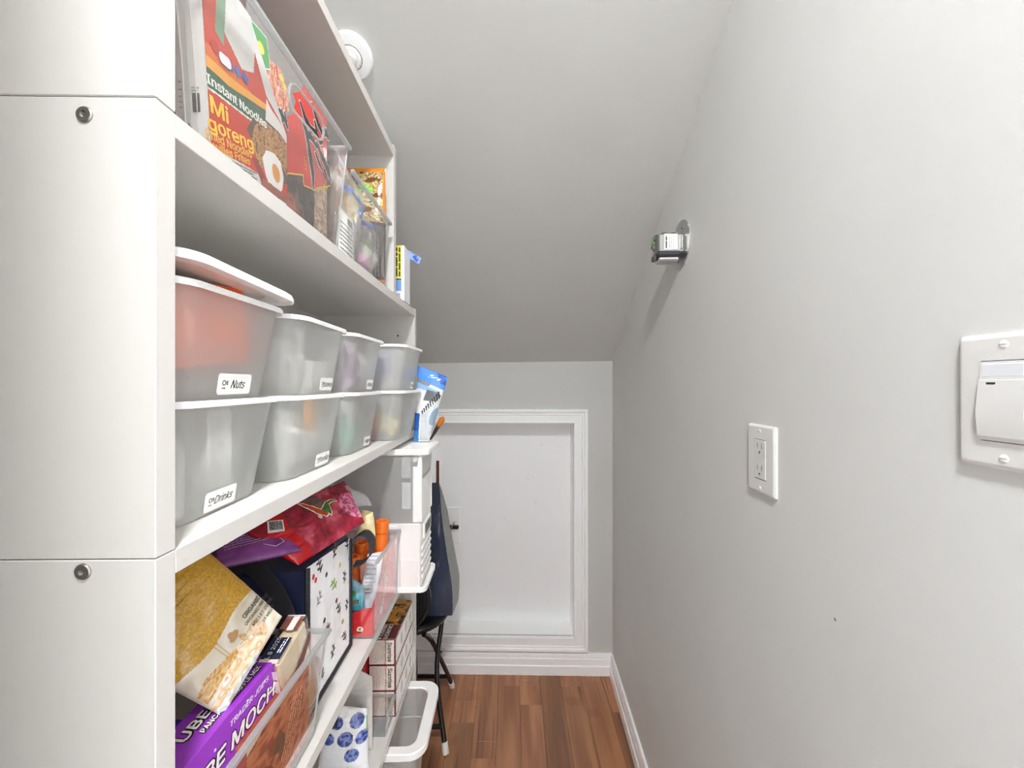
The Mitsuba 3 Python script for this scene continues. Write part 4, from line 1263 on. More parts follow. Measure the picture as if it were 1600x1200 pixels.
for lab, M, w, h, t, seed, inner in (
        ('crumpled clear bag with a blue zip strip near the printed paper slip', face_out(-.030, .735, 1.700) @ rot([0, 0, 1], -8), .095, .170, .045, 31, None),
        ('crumpled clear zip bag with a green strip, far end of its bin', face_out(-.028, .832, 1.675) @ rot([0, 0, 1], 14), .070, .120, .040, 32, '#7d8f5c'),
        ('round bulging clear bag low in the second clear bin', face_out(-.022, .800, 1.640), .075, .060, .040, 33, '#c98fb0')):
    key = thing('plastic_bag', lab, 'bag')
    v, f, n, hf = pillow(w, h, t, .003, .008, .009, seed, 2.2)
    add('film', trimesh.Trimesh(v, f, process=False), 'clear_film', parent=key, M=M, smooth=True)
    if seed != 33:
        zy = h * .12 if seed == 31 else h * .30
        decal(key, 'zip_strip', prism(sbox(-w * .46, zy, w * .46, zy + .010), .0003), '#7f9fd8' if seed == 31 else '#5f74b8', M, hf, .0006)
    if seed == 31:
        decal(key, 'blue_spot', prism(Point(w * .05, h * .03).buffer(.0095), .0003), '#78a8e2', M, hf, .0006)
    if inner:
        v2, f2, n2, _ = pillow(w * .62, h * .45, t * .5, .004, .004, .002, seed + 9)
        add('contents', trimesh.Trimesh(v2, f2, process=False), 'matte', inner, parent=key, M=M @ tr(0, -h * .12, 0), smooth=True)
pl = thing('paper_slip', 'white printed paper slip standing inside the second clear bin', 'paper')
PM = face_out(-.0165, .700, 1.640) @ rot([0, 0, 1], -3)
x, y, hg4, fc = face_grid(-.034, .034, -.036, .044, .004, .003, 7)
add('sheet', (np.column_stack([x, y, hg4(x, y)]), fc), 'matte', '#eeeeea', parent=pl, M=PM, smooth=True)
decal(pl, 'lettering', text2('8X', .013, True, at=(.010, .032)), '#2c2c2c', PM, hg4)
decal(pl, 'small_print', prism(unary_union([sbox(-.030, .020, .032, .0208), text_lines(-.028, .028, [.012, .005, -.002, -.009, -.016, -.024], .0016, 6), sbox(.0, .030, .003, .034)]), .0002), '#6d6d6b', PM, hg4)

tb_ = thing('tape_box', 'yellow and blue carton standing on the shelf beyond the top unit', 'box')
BM = face_cam(0, 1.032, 0)
add('carton', cbox(-.062, .0015, 1.6020, 1.7465, -.060, 0, .0008), 'satin', '#e4e6e8', parent=tb_, M=BM)
decal(tb_, 'yellow_panel', prism(sbox(-.0615, 1.6600, -.0068, 1.7460), .0002), '#e2da3e', BM, None, .0002)
decal(tb_, 'blue_panel', prism(sbox(-.0615, 1.6270, -.0068, 1.6560), .0002), '#6aa0dc', BM, None, .0002)
decal(tb_, 'black_line', prism(sbox(-.0615, 1.6565, -.0068, 1.6590), .0002), '#26282a', BM, None, .0002)
decal(tb_, 'grey_panel', prism(sbox(-.0190, 1.6060, -.0095, 1.6210), .0002), '#a9adad', BM, None, .0002)
ll = affinity.rotate(text_lines(-.038, .038, [-.0045, .003], .0042, 9, .95), 90, origin=(0, 0))
decal(tb_, 'lettering', prism(ll, .0002), '#4c4a22', BM @ tr(-.0155, 1.703, 0), None, .0005)
bt = thing('plastic_bag', 'small blue plastic bag corner sticking out beside the yellow carton', 'bag')
v, f, x, y, hf = quad_pillow([(-.028, -.004), (.022, -.030), (.028, -.012), (-.026, .020)], .010, .002, wrinkle=.003, seed=41)
P = Paint(x, y, '#8fabdd')
P.fill(P.inside([(.004, -.01), (.016, -.024), (.024, -.018), (.014, -.004)]), '#3f63c4')
add('film', trimesh.Trimesh(v, f, process=False), 'film', P.c, parent=bt, M=face_cam(.004, 1.094, 1.7455), smooth=True)

# ------------------------------------------------------------------ on the lid of the drawer box
LZ = zb + .3515 + .0008
bp = thing('snack_pouch', 'blue and white pouch with black lettering standing on the drawer box lid', 'pouch')
BPM = face_cam(0, 1.088, 0)
cor = [(.012, LZ + .001), (.055, LZ + .001), (.1065, 1.4020), (.024, 1.4350)]
v, f, x, y, hf = quad_pillow(cor, .030, .0012, wrinkle=.0016, seed=42, seal=.05)
P = Paint(x, y, '#e7e9ea')


def B(px_, py_):                                      # measures taken on the pouch face, in metres
    return (.0611 + (px_ - 675) * .0017886, 1.3293 + (630 - py_) * .0017886)


P.fill(P.inside([B(640, 560), B(705, 580), B(699, 612), B(648, 588)]), '#5a94e6')
P.fill(P.inside([B(684, 583), B(699, 586), B(697, 603), B(690, 600)]), '#2f62c0')
P.fill(P.inside([B(648, 588), B(676, 600), B(672, 604), B(648, 594)]), '#8b8f92')
P.fill(P.inside([B(648, 594), B(672, 604), B(690, 612), B(684, 616), B(648, 603)]), '#8fbbe8')
P.fill(P.inside([B(640, 643), B(659, 645), B(655, 692), B(640, 692)]), '#2f63bd')
P.fill(P.inside([B(640, 672), B(656, 672), B(655, 692), B(640, 692)]), '#3d86c4')
P.fill(P.inside([B(661, 646), B(694, 618), B(698, 640), B(674, 692), B(657, 692)]), '#cfd4d6')
P.fill(P.ell(*B(681, 650), .012, .026, -25), '#8fa9bd')
P.fill(P.inside([B(664, 625), B(670, 608), B(686, 613), B(691, 618), B(684, 627)]), '#6e7274')
add('film', trimesh.Trimesh(v, f, process=False), 'film', P.c, parent=bp, M=BPM, smooth=True)
for k in range(9):
    a, b = np.array(B(662, 644)), np.array(B(690, 615))
    c0 = a + (b - a) * (k + .3) / 9
    hgt_ = .010 + .010 * k / 9
    bar = affinity.rotate(sbox(-hgt_ / 2, -.0014, hgt_ / 2, .0014).union(sbox(hgt_ / 2 - .004, -.0034, hgt_ / 2 - .002, .0034)), 100, origin=(0, 0))
    decal(bp, 'lettering', prism(affinity.translate(bar, *c0), .0002), '#26282b', BPM, hf)
pb = thing('pastry_brush', 'small brush with orange bristles leaning behind the drawer box lid', 'brush')
bax = spline([SH(.0560, 1.100, LZ + .004), SH(.0680, 1.099, LZ + .024), SH(.0795, 1.098, LZ + .044)], 8)
add('handle', tube(bax, [.0022, .003, .0035, .004, .0045, .005, .005, .005], 12), 'gloss', '#2e1a16', parent=pb)
bax2 = spline([SH(.0768, 1.0982, LZ + .0395), SH(.0845, 1.0975, LZ + .053), SH(.0930, 1.097, LZ + .068)], 8)
add('bristles', tube(bax2, [.0052, .0062, .007, .0076, .008, .0082, .007, .003], 14), 'matte', '#b96a1c', parent=pb)
add('ferrule', tube(bax2[:2] + 0.0, [.0058, .0066], 14), 'metal', '#7d5a3c', parent=pb)

# ------------------------------------------------------------------ lower unit, upper compartment: the near group
SZ = .8702
cb3 = clear_bin('clear plastic bin of biscuit packs, nearest in the lower unit', .326, .586, -.0245 - .11, .000, SZ + .0003, .1465, .014)

mb = thing('baking_mix_box', 'purple baking mix box with white lettering, under the golden millet bag', 'box')
box_thing(mb, -.0745, -.0295, .330, .513, SZ + .004, 1.029, '#983bbf', 'satin')
MT = M4(ES, -EO, EZ, SH(-.052, .4215, 1.0291))
MS = face_out(-.0293, .4215, .950)
for k, (a, b, s_) in enumerate(((.080, .012, .0013), (.066, .0, .0018), (.081, -.010, .0012), (.046, .017, .0013), (-.06, .016, .0014), (-.02, .018, .0011))):
    decal(mb, 'white_dot', prism(Point(a, b).buffer(s_, 6), .0002), '#eee6f2', MT, None, .0002)
for a, b in ((.086, .066), (.075, .050), (.086, .04), (.03, .070), (.062, .068), (-.02, .06), (.08, .01)):
    decal(mb, 'white_dot', prism(Point(a, b).buffer(.0015, 6), .0002), '#e6d9ee', MS, None, .0002)


def outlined(parent, M, s, h, at, rotd=0, shear=.15, hg=None, stretch=1.0, grow=.0011, col='#f0ede6', dark='#1d1030', off=.0003):
    m = text2(s, h, True, shear=shear, rotd=rotd, at=at, stretch=stretch)
    ps = []
    tris = np.array(m.vertices)[:, :2][m.faces]
    top = m.face_normals[:, 2] > .5
    u = unary_union([Polygon(t) for t in tris[top] if abs(np.cross(t[1] - t[0], t[2] - t[0])) > 1e-12]).buffer(1e-6)
    decal(parent, 'lettering_shadow', prism(affinity.translate(u.buffer(grow, 3), grow * .5, -grow * .4), .0002), dark, M, hg, off)
    decal(parent, 'lettering', m, col, M, hg, off + .0004)


outlined(mb, MT, 'UBE MOCHI', .0112, (.0250, .0035), 0, .12, stretch=1.30)
outlined(mb, MT, 'PANCAKE & WAFFLE MIX', .0056, (.0250, -.0105), 0, .1, stretch=1.0, grow=.0008)
decal(mb, 'lettering', text2("TRADER JOE'S", .0060, False, at=(.036, .0665), shear=.2, stretch=1.2), '#e9dfe9', MS, None, .0003)
outlined(mb, MS, 'UBE MOCHI', .0165, (.020, .046), 0, .12, stretch=1.15)
decal(mb, 'lettering', text2('PANCAKE & WAFFLE MIX', .0080, True, at=(.020, .024), stretch=1.0), '#cfc3dc', MS, None, .0003)
bb = thing('mix_box', 'blue box lying behind the purple baking mix box', 'box')
box_thing(bb, -.125, -.078, .322, .44, SZ + .001, 1.010, '#3a35a8', 'satin')

# golden millet bag lying on the purple box
ml = thing('millet_bag', 'bag of golden millet with a cream printed label, lying on the purple baking mix box', 'bag')
nmil = unit([.7496, -.4436, .4913])
MM = M4([.1673, .8451, .5078], [-.6404, -.2985, .7077], nmil, np.array([-.3312, .4477, 1.11]) - nmil * .017)
cor = [(-.060, -.066), (.044, -.060), (.064, .112), (-.060, .118)]
v, f, x, y, hf = quad_pillow(cor, .036, .0009, 3.0, .55, .0022, 51)
P = Paint(x, y, '#c8982f')
P.mottle(np.ones(len(x), bool), ['#b3852a', '#c4952f', '#d3a743'], 700, 2, octaves=2)
seam = -.006 + .0035 * np.sin(x * 70)
lab = y < seam
P.fill(lab, '#d9cfbc')
P.mottle(lab, ['#cfc3ad', '#e2dacb', '#d6c9b2', '#e6dfd2'], 40, 6)
low = y < -.040 + .014 * np.sin((x + .03) * 22)
P.mottle(low & (x < .02), ['#d7b98a', '#e9dcc4', '#cfa871', '#dfe3df', '#c99a5f'], 85, 8, (1, 1.8))
P.mottle((y < -.056) & (x < .0), ['#d9dedb', '#b8c2c4', '#e9e9e4', '#a9a58f'], 90, 9)
wheat = P.inside([(-.058, -.030), (-.045, -.024), (-.010, -.030), (-.012, -.037), (-.040, -.040), (-.058, -.044)])
P.mottle(wheat, ['#c3904a', '#e3c48a', '#b37c3a'], 230, 4, (1, 2.2))
hat = P.ell(-.003, -.0205, .0065, .0042, 20) | P.ell(-.0035, -.018, .0035, .0045, 20)
P.fill(hat, '#b48d5b')
P.mottle(P.ell(.0015, -.031, .0035, .0065, 10), ['#d9c39c', '#b08a5a', '#e6d8bd'], 300, 3)
P.mottle(P.ell(.016, -.040, .008, .012, 30), ['#c9a079', '#dcc5a6', '#b58a66'], 140, 5)
for xx in (-.0205, -.017):
    P.fill((np.abs(x - xx - .05 * (y + .02)) < .0005) & (y > -.03) & lab, '#b89a6e')
P.fill(P.inside([(-.058, .066), (-.05, .062), (-.052, .048), (-.062, .046)]), '#7b8088')
add('film', trimesh.Trimesh(v, f, process=False), 'film', P.c, parent=ml, M=MM, smooth=True)
for k, (t_, h_) in enumerate((('ORGANIC', .0047), ('ORGANIC HULLED', .0036), ('MILLET DOREE', .0040), ('ST MILLET', .0034))):
    decal(ml, 'lettering', text2(t_, h_, k == 0, at=(.031 + .002 * k, -.0175 - .0078 * k), rotd=-4), '#4a443c', MM, hf)

# clear biscuit box and brown biscuit pack inside the clear bin
wf = thing('biscuit_box', 'clear box of cream wafers with a dark blue band, standing in the clear bin', 'biscuits')
WM = SHELF @ tr(-.034, .549, 0.994) @ rot([1, 0, 0], 15)
add('wafers', cbox(-.0135, .0105, -.036, .034, -.10, .040, .003), 'satin', '#e3d0ad', parent=wf, M=WM)
add('wrapper', loft([l3(rr_loop(.028, .080, .004, 3), -.105), l3(rr_loop(.028, .080, .004, 3), .0435), l3(rr_loop(.025, .077, .004, 3), .0455)], cap1=True), 'clear_plastic', parent=wf, M=WM @ tr(-.0015, -.0015, 0), smooth=False)
TMf = WM @ tr(0, 0, .0458)
for nm, (a, b), col in (('brown_print', (.012, .034), '#7a4a40'), ('white_print', (.030, .036), '#e8e2dc'), ('dark_blue_band', (-.032, -.001), '#262b3f'), ('pale_print', (-.039, -.033), '#dcc9bd')):
    decal(wf, nm, prism(sbox(-.0145, a, .0105, b), .0002), col, TMf, None, .0002)
decal(wf, 'white_print', prism(sbox(-.004, .010, .005, .033), .0002), '#ead9d2', TMf, None, .0005)
decal(wf, 'lettering', text2('L 8 2025', .0055, True, rotd=90, at=(-.006, -.017)), '#c9ccd4', TMf, None, .0005)
decal(wf, 'lettering', prism(affinity.rotate(text_lines(-.012, .012, [0, .003], .0016, 5), 90, origin=(0, 0)), .0002), '#d9dbe0', TMf @ tr(.006, -.012, 0), None, .0005)
WS = WM @ M4([0, 1, 0], [0, 0, 1], [1, 0, 0], [.0126, 0, 0])
decal(wf, 'brown_print', prism(Polygon([(-.037, -.02), (-.025, -.008), (.025, .012), (.036, .018), (.036, .006), (.018, -.004), (-.037, -.04)]), .0002), '#6b4036', WS, None, .0002)
EMf = WM @ M4([1, 0, 0], [0, 0, 1], [0, -1, 0], [0, -.0418, 0])
decal(wf, 'pink_print', prism(sbox(-.0145, -.06, .011, .036), .0002), '#d9c4c4', EMf, None, .0002)
decal(wf, 'small_print', prism(unary_union([text_lines(-.012, .010, [.022], .002, 4), Point(-.003, .0).buffer(.006).difference(Point(-.003, .0).buffer(.0045)), Point(-.001, -.012).buffer(.005).difference(Point(-.001, -.012).buffer(.0035))]), .0002), '#8c4a3c', EMf, None, .0005)

bk_ = thing('biscuit_pack', 'reddish brown biscuit pack behind the wall of the clear bin', 'biscuits')
BKM = face_out(-.0160, 0, 0)
x, y, hg5, fc = face_grid(.43, .566, .880, .985, .0011, .003, 12)
P = Paint(x, y, '#a9563c')
P.mottle(np.ones(len(x), bool), ['#8a3f2c', '#b5603f', '#c47a52', '#96452f'], 70, 14, (1, 2))
P.fill(P.inside([(.43, .975), (.49, .990), (.43, .99)]), '#e0c6a8')
P.fill(P.inside([(.43, .95), (.47, .93), (.485, .90), (.47, .88), (.43, .88)]), '#7c2a22')
P.fill(P.inside([(.472, .935), (.488, .955), (.500, .94), (.492, .905), (.486, .93)]), '#5a3a2c')
P.fill(P.inside([(.43, .93), (.452, .915), (.455, .88), (.43, .88)]), '#e09a52')
add('carton', cbox(.432, .564, .8745, .984, -.020, -.0005, .003), 'satin', '#9b4a35', parent=bk_, M=BKM)
add('front_print', (np.column_stack([x, y, hg5(x, y)]), fc), 'film', P.c, parent=bk_, M=BKM, smooth=True)
decal(bk_, 'lettering', prism(affinity.rotate(text_lines(-.04, .04, [0, .006, .012, .018, .024], .0022, 12), 62, origin=(0, 0)), .0002), '#d9a184', BKM @ tr(.530, .935, 0), lambda a, b: hg5(a + .53, b + .935))

# ------------------------------------------------------------------ tote bag with webbing handles and what lies on it
tt = thing('lunch_tote', 'white lunch tote with black piping, navy ends and webbing handles, middle of the lower unit', 'tote bag')
ta, tb2, tf0, tf1, th = .602, .768, -.150, -.0375, .230
TTM = SHELF @ tr(0, 0, SZ + .0004)
v = []
body = cbox(tf0 + .001, tf1 - .001, ta + .001, tb2 - .001, 0, th - .008, .005)
body = body.subdivide_to_size(.012)
bv = np.array(body.vertices)
bv[:, 0] += (vfbm(np.column_stack([bv[:, 1] * 22, bv[:, 2] * 22, bv[:, 0] * 8]), 3, 5) - .5) * .006 * np.clip((bv[:, 2] - .01) * 20, 0, 1) * (bv[:, 0] > -.1)
bv[:, 1] += (vfbm(np.column_stack([bv[:, 0] * 22, bv[:, 2] * 22, bv[:, 1] * 8]), 3, 6) - .5) * .008 * np.clip((bv[:, 2] - .01) * 20, 0, 1)
body.vertices = bv
add('body', body, 'satin', '#232b48', parent=tt, M=TTM)
FT = face_out(tf1 - .001, 0, 0)


def tote_h(a, b):
    a, b = np.atleast_1d(a), np.atleast_1d(b)
    u, w = (a - ta) / (tb2 - ta), (b - SZ) / th
    return .0018 + (vfbm(np.column_stack([a * 26, b * 13, np.full(len(a), 3.3)]), 3, 7) - .5) * .006 * np.clip(4 * np.minimum(np.minimum(u, 1 - u), np.minimum(w, 1 - w) + .1), 0, 1)


ztop = lambda a: SZ + th - .006 - .020 * (a - ta) / (tb2 - ta)
nu, nv = 70, 90
aa, bb_ = np.meshgrid(np.linspace(ta, tb2, nu), np.linspace(0, 1, nv))
aa = aa.ravel()
bz = SZ + .004 + bb_.ravel() * (ztop(aa) + .008 - SZ - .004)
add('front_panel', (np.column_stack([aa, bz, tote_h(aa, bz)]), grid(nu, nv)), 'satin', '#e8e8e9', parent=tt, M=FT, smooth=True)


def pip(pts):
    p = np.array([(a, b, float(tote_h(a, b)[0]) + .0005) for a, b in pts])
    add('piping', tube(p, .0042, 10), 'satin', '#1c1d22', parent=tt, M=FT)


pip([(ta, z) for z in np.linspace(SZ + .005, ztop(ta) + .006, 14)])
pip([(tb2, z) for z in np.linspace(SZ + .005, ztop(tb2) + .006, 14)])
pip([(a, SZ + .0048) for a in np.linspace(ta, tb2, 14)])
# small printed motifs: plain sprigs, dots and stripes in the bag's colours
rg = np.random.default_rng(11)


def sprig(cx, cy, s, a):
    parts = [LineString([(0, -1.2), (.1, 0), (0, 1.2)]).buffer(.10)]
    for y_, sd in ((-.7, 1), (-.2, -1), (.3, 1), (.8, -1)):
        parts.append(affinity.translate(affinity.rotate(affinity.scale(Point(0, 0).buffer(.32, 6), 1.5, .6), 35 * sd, origin=(0, 0)), .42 * sd, y_))
    return affinity.translate(affinity.rotate(affinity.scale(unary_union(parts), s, s, origin=(0, 0)), a, origin=(0, 0)), cx, cy)


mot = [(.643, 1.086, .012, 20, '#33292b'), (.700, 1.088, .012, -30, '#5b2a30'), (.752, 1.078, .010, 10, '#26262a'), (.694, 1.030, .012, 40, '#7c9a32'), (.742, 1.020, .010, -10, '#4b2c2e'),
       (.640, 1.035, .010, -40, '#8f8a86'), (.716, .975, .011, 25, '#33343a'), (.752, .962, .009, -20, '#3b3033'), (.672, .965, .011, 10, '#57403c'), (.690, .915, .010, -30, '#3b3a38'), (.742, .908, .010, 25, '#5b3b36'), (.650, .905, .010, 15, '#4b4a44')]
for cx_, cy_, s_, a_, c_ in mot:
    decal(tt, 'sprig_print', prism(sprig(cx_, cy_, s_ * .9, a_), .0002), c_, FT, tote_h, .0004)
for cx_, cy_, c_ in ((.621, 1.079, '#c2252c'), (.629, 1.070, '#c2252c'), (.668, 1.060, '#3b3a3a'), (.722, 1.052, '#c9b23a'), (.765, 1.045, '#3b3a3a'), (.706, .995, '#7a2a2e'), (.735, .940, '#8f9a3a'), (.655, .99, '#3b3a3a')):
    decal(tt, 'dot_print', prism(Point(cx_, cy_).buffer(.0042, 8), .0002), c_, FT, tote_h, .0004)


def ribbon(path, width, side, n=40, thick=.0016):
    p = spline(path, n)
    t = np.gradient(p, axis=0)
    t /= np.linalg.norm(t, axis=1, keepdims=True)
    sd = np.cross(t, ES) if side is None else np.asarray(side, float)
    if side is None:
        pass
    elif sd.ndim == 1:
        sd = np.tile(sd, (n, 1))
    else:
        sd = np.column_stack([np.interp(np.linspace(0, 1, n), np.linspace(0, 1, len(sd)), sd[:, k]) for k in range(3)])
    w = sd - t * (sd * t).sum(1, keepdims=True)
    w /= np.linalg.norm(w, axis=1, keepdims=True)
    nn = np.cross(t, w)
    loops = []
    for i in range(n):
        a, b = p[i] - w[i] * width / 2, p[i] + w[i] * width / 2
        k = nn[i] * thick / 2
        loops.append(np.array([a + k, b + k, b - k, a - k]))
    # across the width too, so the weave shows
    return loft(loops, cap0=True, cap1=True)


def webbing(p, n, uv):
    w = dr.sin(p.x * 2600 + p.z * 900) * dr.sin(p.z * 2600 - p.x * 900 + p.y * 1700)
    return mix(K('#17171a'), K('#3d3d42'), smoothstep(-.2, .8, w))


scene['webbing'] = two(pr(proc(webbing), .5, spec=.4))
p1 = [SH(*q) for q in ((-.150, .5990, 1.100), (-.122, .590, 1.114), (-.088, .580, 1.098), (-.060, .574, 1.064), (-.049, .574, 1.022), (-.058, .580, .985))]
add('webbing_handle', ribbon(p1, .027, None), 'webbing', parent=tt, smooth=25)
p2 = [SH(*q) for q in ((-.050, .771, 1.030), (-.038, .778, 1.070), (-.010, .780, 1.088), (.004, .778, 1.066), (-.004, .776, 1.040), (-.030, .773, 1.030))]
add('webbing_handle', ribbon(p2, .030, [ES * .7 + EO * .3] * 2 + [ES * .9] * 2 + [ES] * 2), 'webbing', parent=tt, smooth=25)

rb = thing('dried_fruit_bag', 'dark red fruit bag with barcode lying on the white lunch tote', 'bag')
O_ = np.array([-.3226, .62, 1.1088])
U_, V_, n_ = np.array([.2863, .957, .0473]), np.array([-.7256, .1843, .663]), np.array([.626, -.224, .747])
RM = M4(unit(U_), unit(np.cross(n_, U_)), unit(n_), O_ - unit(n_) * .006)
cor = [(-.016, .000), (.128, -.006), (.205, .046), (-.050, .106)]
cor = [(-.014, -.001), (.150, .004), (.186, .104), (-.050, .100)]
v, f, x, y, hf = quad_pillow(cor, .026, .0011, 3.2, .5, .0030, 61)
P = Paint(x, y, '#9c2036')
P.mottle(np.ones(len(x), bool), ['#5b1222', '#8e1e32', '#a8283e', '#c9566a'], 52, 21, octaves=3)
P.mottle(P.ell(.15, .045, .035, .03), ['#c23f70', '#e58fb0', '#a02a50', '#d95a8c'], 90, 23)
P.fill(P.inside([(-.06, .12), (.004, .12), (.012, .083), (.006, .055), (.014, .020), (.010, -.01), (-.06, -.01)]), '#c0181e')
P.fill(P.inside([(-.055, .11), (-.022, .11), (-.014, .075), (-.030, .06), (-.055, .07)]), '#8a1420')
P.mottle(P.inside([(.055, .120), (.070, .060), (.095, .055), (.100, .075), (.075, .12)]), ['#5b4a48', '#7b5a54', '#6a3a3c'], 60, 25)
add('film', trimesh.Trimesh(v, f, process=False), 'film', P.c, parent=rb, M=RM, smooth=True)
bc = affinity.translate(affinity.rotate(sbox(-.0115, -.0105, .0115, .0105), -28, origin=(0, 0)), -.010, .070)
decal(rb, 'white_panel', prism(bc, .0002), '#dcdad6', RM, hf)
bc2 = affinity.translate(affinity.rotate(bars(-.009, .009, -.0065, .0085, 14, seed=4), -28, origin=(0, 0)), -.010, .070)
decal(rb, 'barcode', prism(bc2, .0002), '#2b2a2b', RM, hf, .0009)
chili = Polygon([(.052, .092), (.060, .082), (.072, .066), (.084, .054), (.082, .048), (.076, .046), (.064, .060), (.054, .080)])
leaf = Polygon([(.078, .062), (.086, .066), (.094, .071), (.108, .072), (.118, .068), (.118, .065), (.108, .068), (.097, .066), (.094, .058), (.090, .050), (.086, .044), (.083, .054), (.076, .052)])
decal(rb, 'emblem_outline', prism(unary_union([chili.buffer(.0022), leaf.buffer(.0018)]), .0002), '#dcdcc4', RM, hf, .0004)
decal(rb, 'emblem', prism(chili, .0002), '#c4401f', RM, hf, .0009)
decal(rb, 'emblem', prism(leaf, .0002), '#42682a', RM, hf, .0010)
decal(rb, 'white_dot', prism(Point(.064, .050).buffer(.0042, 10), .0002), '#dad6cf', RM, hf, .0006)
ct = thing('plastic_bag', 'clear crumpled plastic at the tip of the dark red fruit bag', 'bag')
v, f, x, y, hf2 = quad_pillow([(.150, .058), (.206, .030), (.216, .052), (.160, .118)], .024, .003, wrinkle=.006, seed=63)
add('film', trimesh.Trimesh(v, f, process=False), 'clear_film', parent=ct, M=RM @ tr(0, 0, -.008), smooth=True)
cg = thing('cream_bag', 'small cream coloured bag beneath the tip of the dark red fruit bag', 'bag')
v, f, x, y, _ = quad_pillow([(-.022, -.026), (.020, -.030), (.014, .020), (-.010, .026)], .030, .003, wrinkle=.003, seed=64)
P = Paint(x, y, '#e3cf9c')
P.mottle(np.ones(len(x), bool), ['#d9c288', '#ecdcb0', '#e0cb98'], 80, 3)
add('film', trimesh.Trimesh(v, f, process=False), 'satin', P.c, parent=cg, M=face_cam(-.032, .845, 1.088), smooth=True)

pp = thing('purple_pouch', 'purple pouch with small white print lying beside the dark red fruit bag', 'pouch')
O_ = np.array([-.387, .56, 1.1344])
U_, n_ = unit([.764, .6401, -.081]), unit([.28, -.216, .935])
PPM = M4(U_, np.cross(n_, U_), n_, O_ - n_ * .006)
v, f, x, y, hf = quad_pillow([(-.030, -.006), (.082, .002), (.040, .095), (-.075, .090)], .022, .0016, 3.2, .5, .0018, 71)
P = Paint(x, y, '#7a3d80')
P.mottle(np.ones(len(x), bool), ['#6c3272', '#8a4a90', '#78407e'], 40, 4)
P.fill(x < -.026, '#4f2450')
add('film', trimesh.Trimesh(v, f, process=False), 'satin', P.c, parent=pp, M=PPM, smooth=True)
ll = affinity.rotate(text_lines(-.026, .030, [-.012 + .0052 * k for k in range(8)], .0011, 17, .7), 8, origin=(0, 0))
decal(pp, 'small_print', prism(affinity.translate(ll, .006, .035), .0002), '#d3b6cf', PPM, hf, .0005)
fr2 = LineString([(.030, .018), (.046, .012), (.058, .020), (.050, .034), (.040, .040)]).buffer(.0006)
decal(pp, 'frame_print', prism(fr2, .0002), '#cfa9cc', PPM, hf, .0005)

# ------------------------------------------------------------------ third clear bin with the red carton
cb4 = clear_bin('clear plastic bin holding a red carton, beside the white drawer box', .788, .957, -.135, .006, SZ + .0003, .158, .004)
rc = thing('display_carton', 'red display carton with slanted sides inside the third clear bin', 'carton')
side = Polygon([(.794, SZ + .0045), (.951, SZ + .0045), (.951, 1.012), (.940, 1.008), (.796, .934), (.794, .930)])
for o in (-.0010, -.118):
    add('side', xf(prism(side, .0016), face_out(o - .0016, 0, 0)), 'satin', '#c8282c', parent=rc, smooth=False)
add('near_end', xf(prism(Polygon([(-.119, SZ + .0045), (-.0012, SZ + .0045), (-.0012, .932), (-.022, .930), (-.038, .9225), (-.060, .921), (-.119, .922)]), .0016), face_cam(0, .7940, 0)), 'satin', '#cb2a2e', parent=rc, smooth=False)
add('far_end', panel(-.1175, -.0026, .949, .9508, SZ + .0045, .925), 'satin', '#b8292c', parent=rc)
add('base', panel(-.1175, -.0026, .795, .949, SZ + .0042, SZ + .0060), 'satin', '#b8292c', parent=rc)
ofr = face_cam(0, .7938, 0)
decal(rc, 'round_emblem', prism(Point(-.026, .889).buffer(.0062, 12), .0002), '#e7dcc6', ofr, None, .0018)
decal(rc, 'round_emblem', prism(Point(-.026, .889).buffer(.0030, 10).difference(Point(-.026, .889).buffer(.0016, 8)), .0002), '#8f7a4a', ofr, None, .0021)
ofs = face_out(-.0008, 0, 0)
em = Point(.872, .955).buffer(.011, 14)
decal(rc, 'emblem', prism(affinity.scale(em, .8, 1.2), .0002), '#b08d52', ofs, None, .0003)
decal(rc, 'emblem', prism(affinity.scale(Point(.872, .956).buffer(.006, 10), .8, 1.1), .0002), '#7f8a4c', ofs, None, .0006)
ll = affinity.rotate(text_lines(-.036, .036, [0, .009], .0052, 22, .95), 47, origin=(0, 0))
decal(rc, 'lettering', prism(affinity.translate(ll, .868, .917), .0002), '#e3c2bd', ofs, None, .0003)

tl_ = thing('snack_pouch', 'teal pouch with black print standing in the red carton', 'pouch')
v, f, x, y, hf = quad_pillow([(-.062, .884), (-.024, .884), (-.030, .962), (-.066, .985)], .026, .0014, wrinkle=.002, seed=81)
P = Paint(x, y, '#55b6c6')
P.fill(y > .972, '#5a97a8').fill(y > .945, '#6a9fb4')
P.mottle(y > .945, ['#5b8fa6', '#86b9c8', '#4f8296'], 90, 2)
P.fill(P.ell(-.048, .951, .007, .006), '#4f8a4a')
P.fill(P.inside([(-.052, .928), (-.036, .931), (-.036, .939), (-.052, .936)]), '#3a2e22')
TLM = face_cam(0, .8225, 0)
add('film', trimesh.Trimesh(v, f, process=False), 'film', P.c, parent=tl_, M=TLM, smooth=True)
decal(tl_, 'lettering', join(text2('GO', .0058, True, at=(-.044, .9335))), '#e6a93a', TLM, hf)
decal(tl_, 'lettering', join(text2('SUPER', .0062, True, at=(-.046, .915), stretch=.8), text2('FOOD', .0062, True, at=(-.046, .906), stretch=.8)), '#2b4750', TLM, hf)
wp = thing('paper_packet', 'white paper packet with small print leaning back in the red carton', 'packet')
v, f, x, y, hf = quad_pillow([(-.048, .002), (-.012, .000), (-.005, .128), (-.040, .122)], .018, .0016, wrinkle=.002, seed=82)
P = Paint(x, y, '#dfe3ea')
P.mottle(np.ones(len(x), bool), ['#d6dbe4', '#e9ebef', '#dfe3ea'], 40, 5)
wv = unit(ES * .050 + EZ * .12)
WPM = M4(EO, wv, np.cross(EO, wv), SH(-.002, .836, .889))
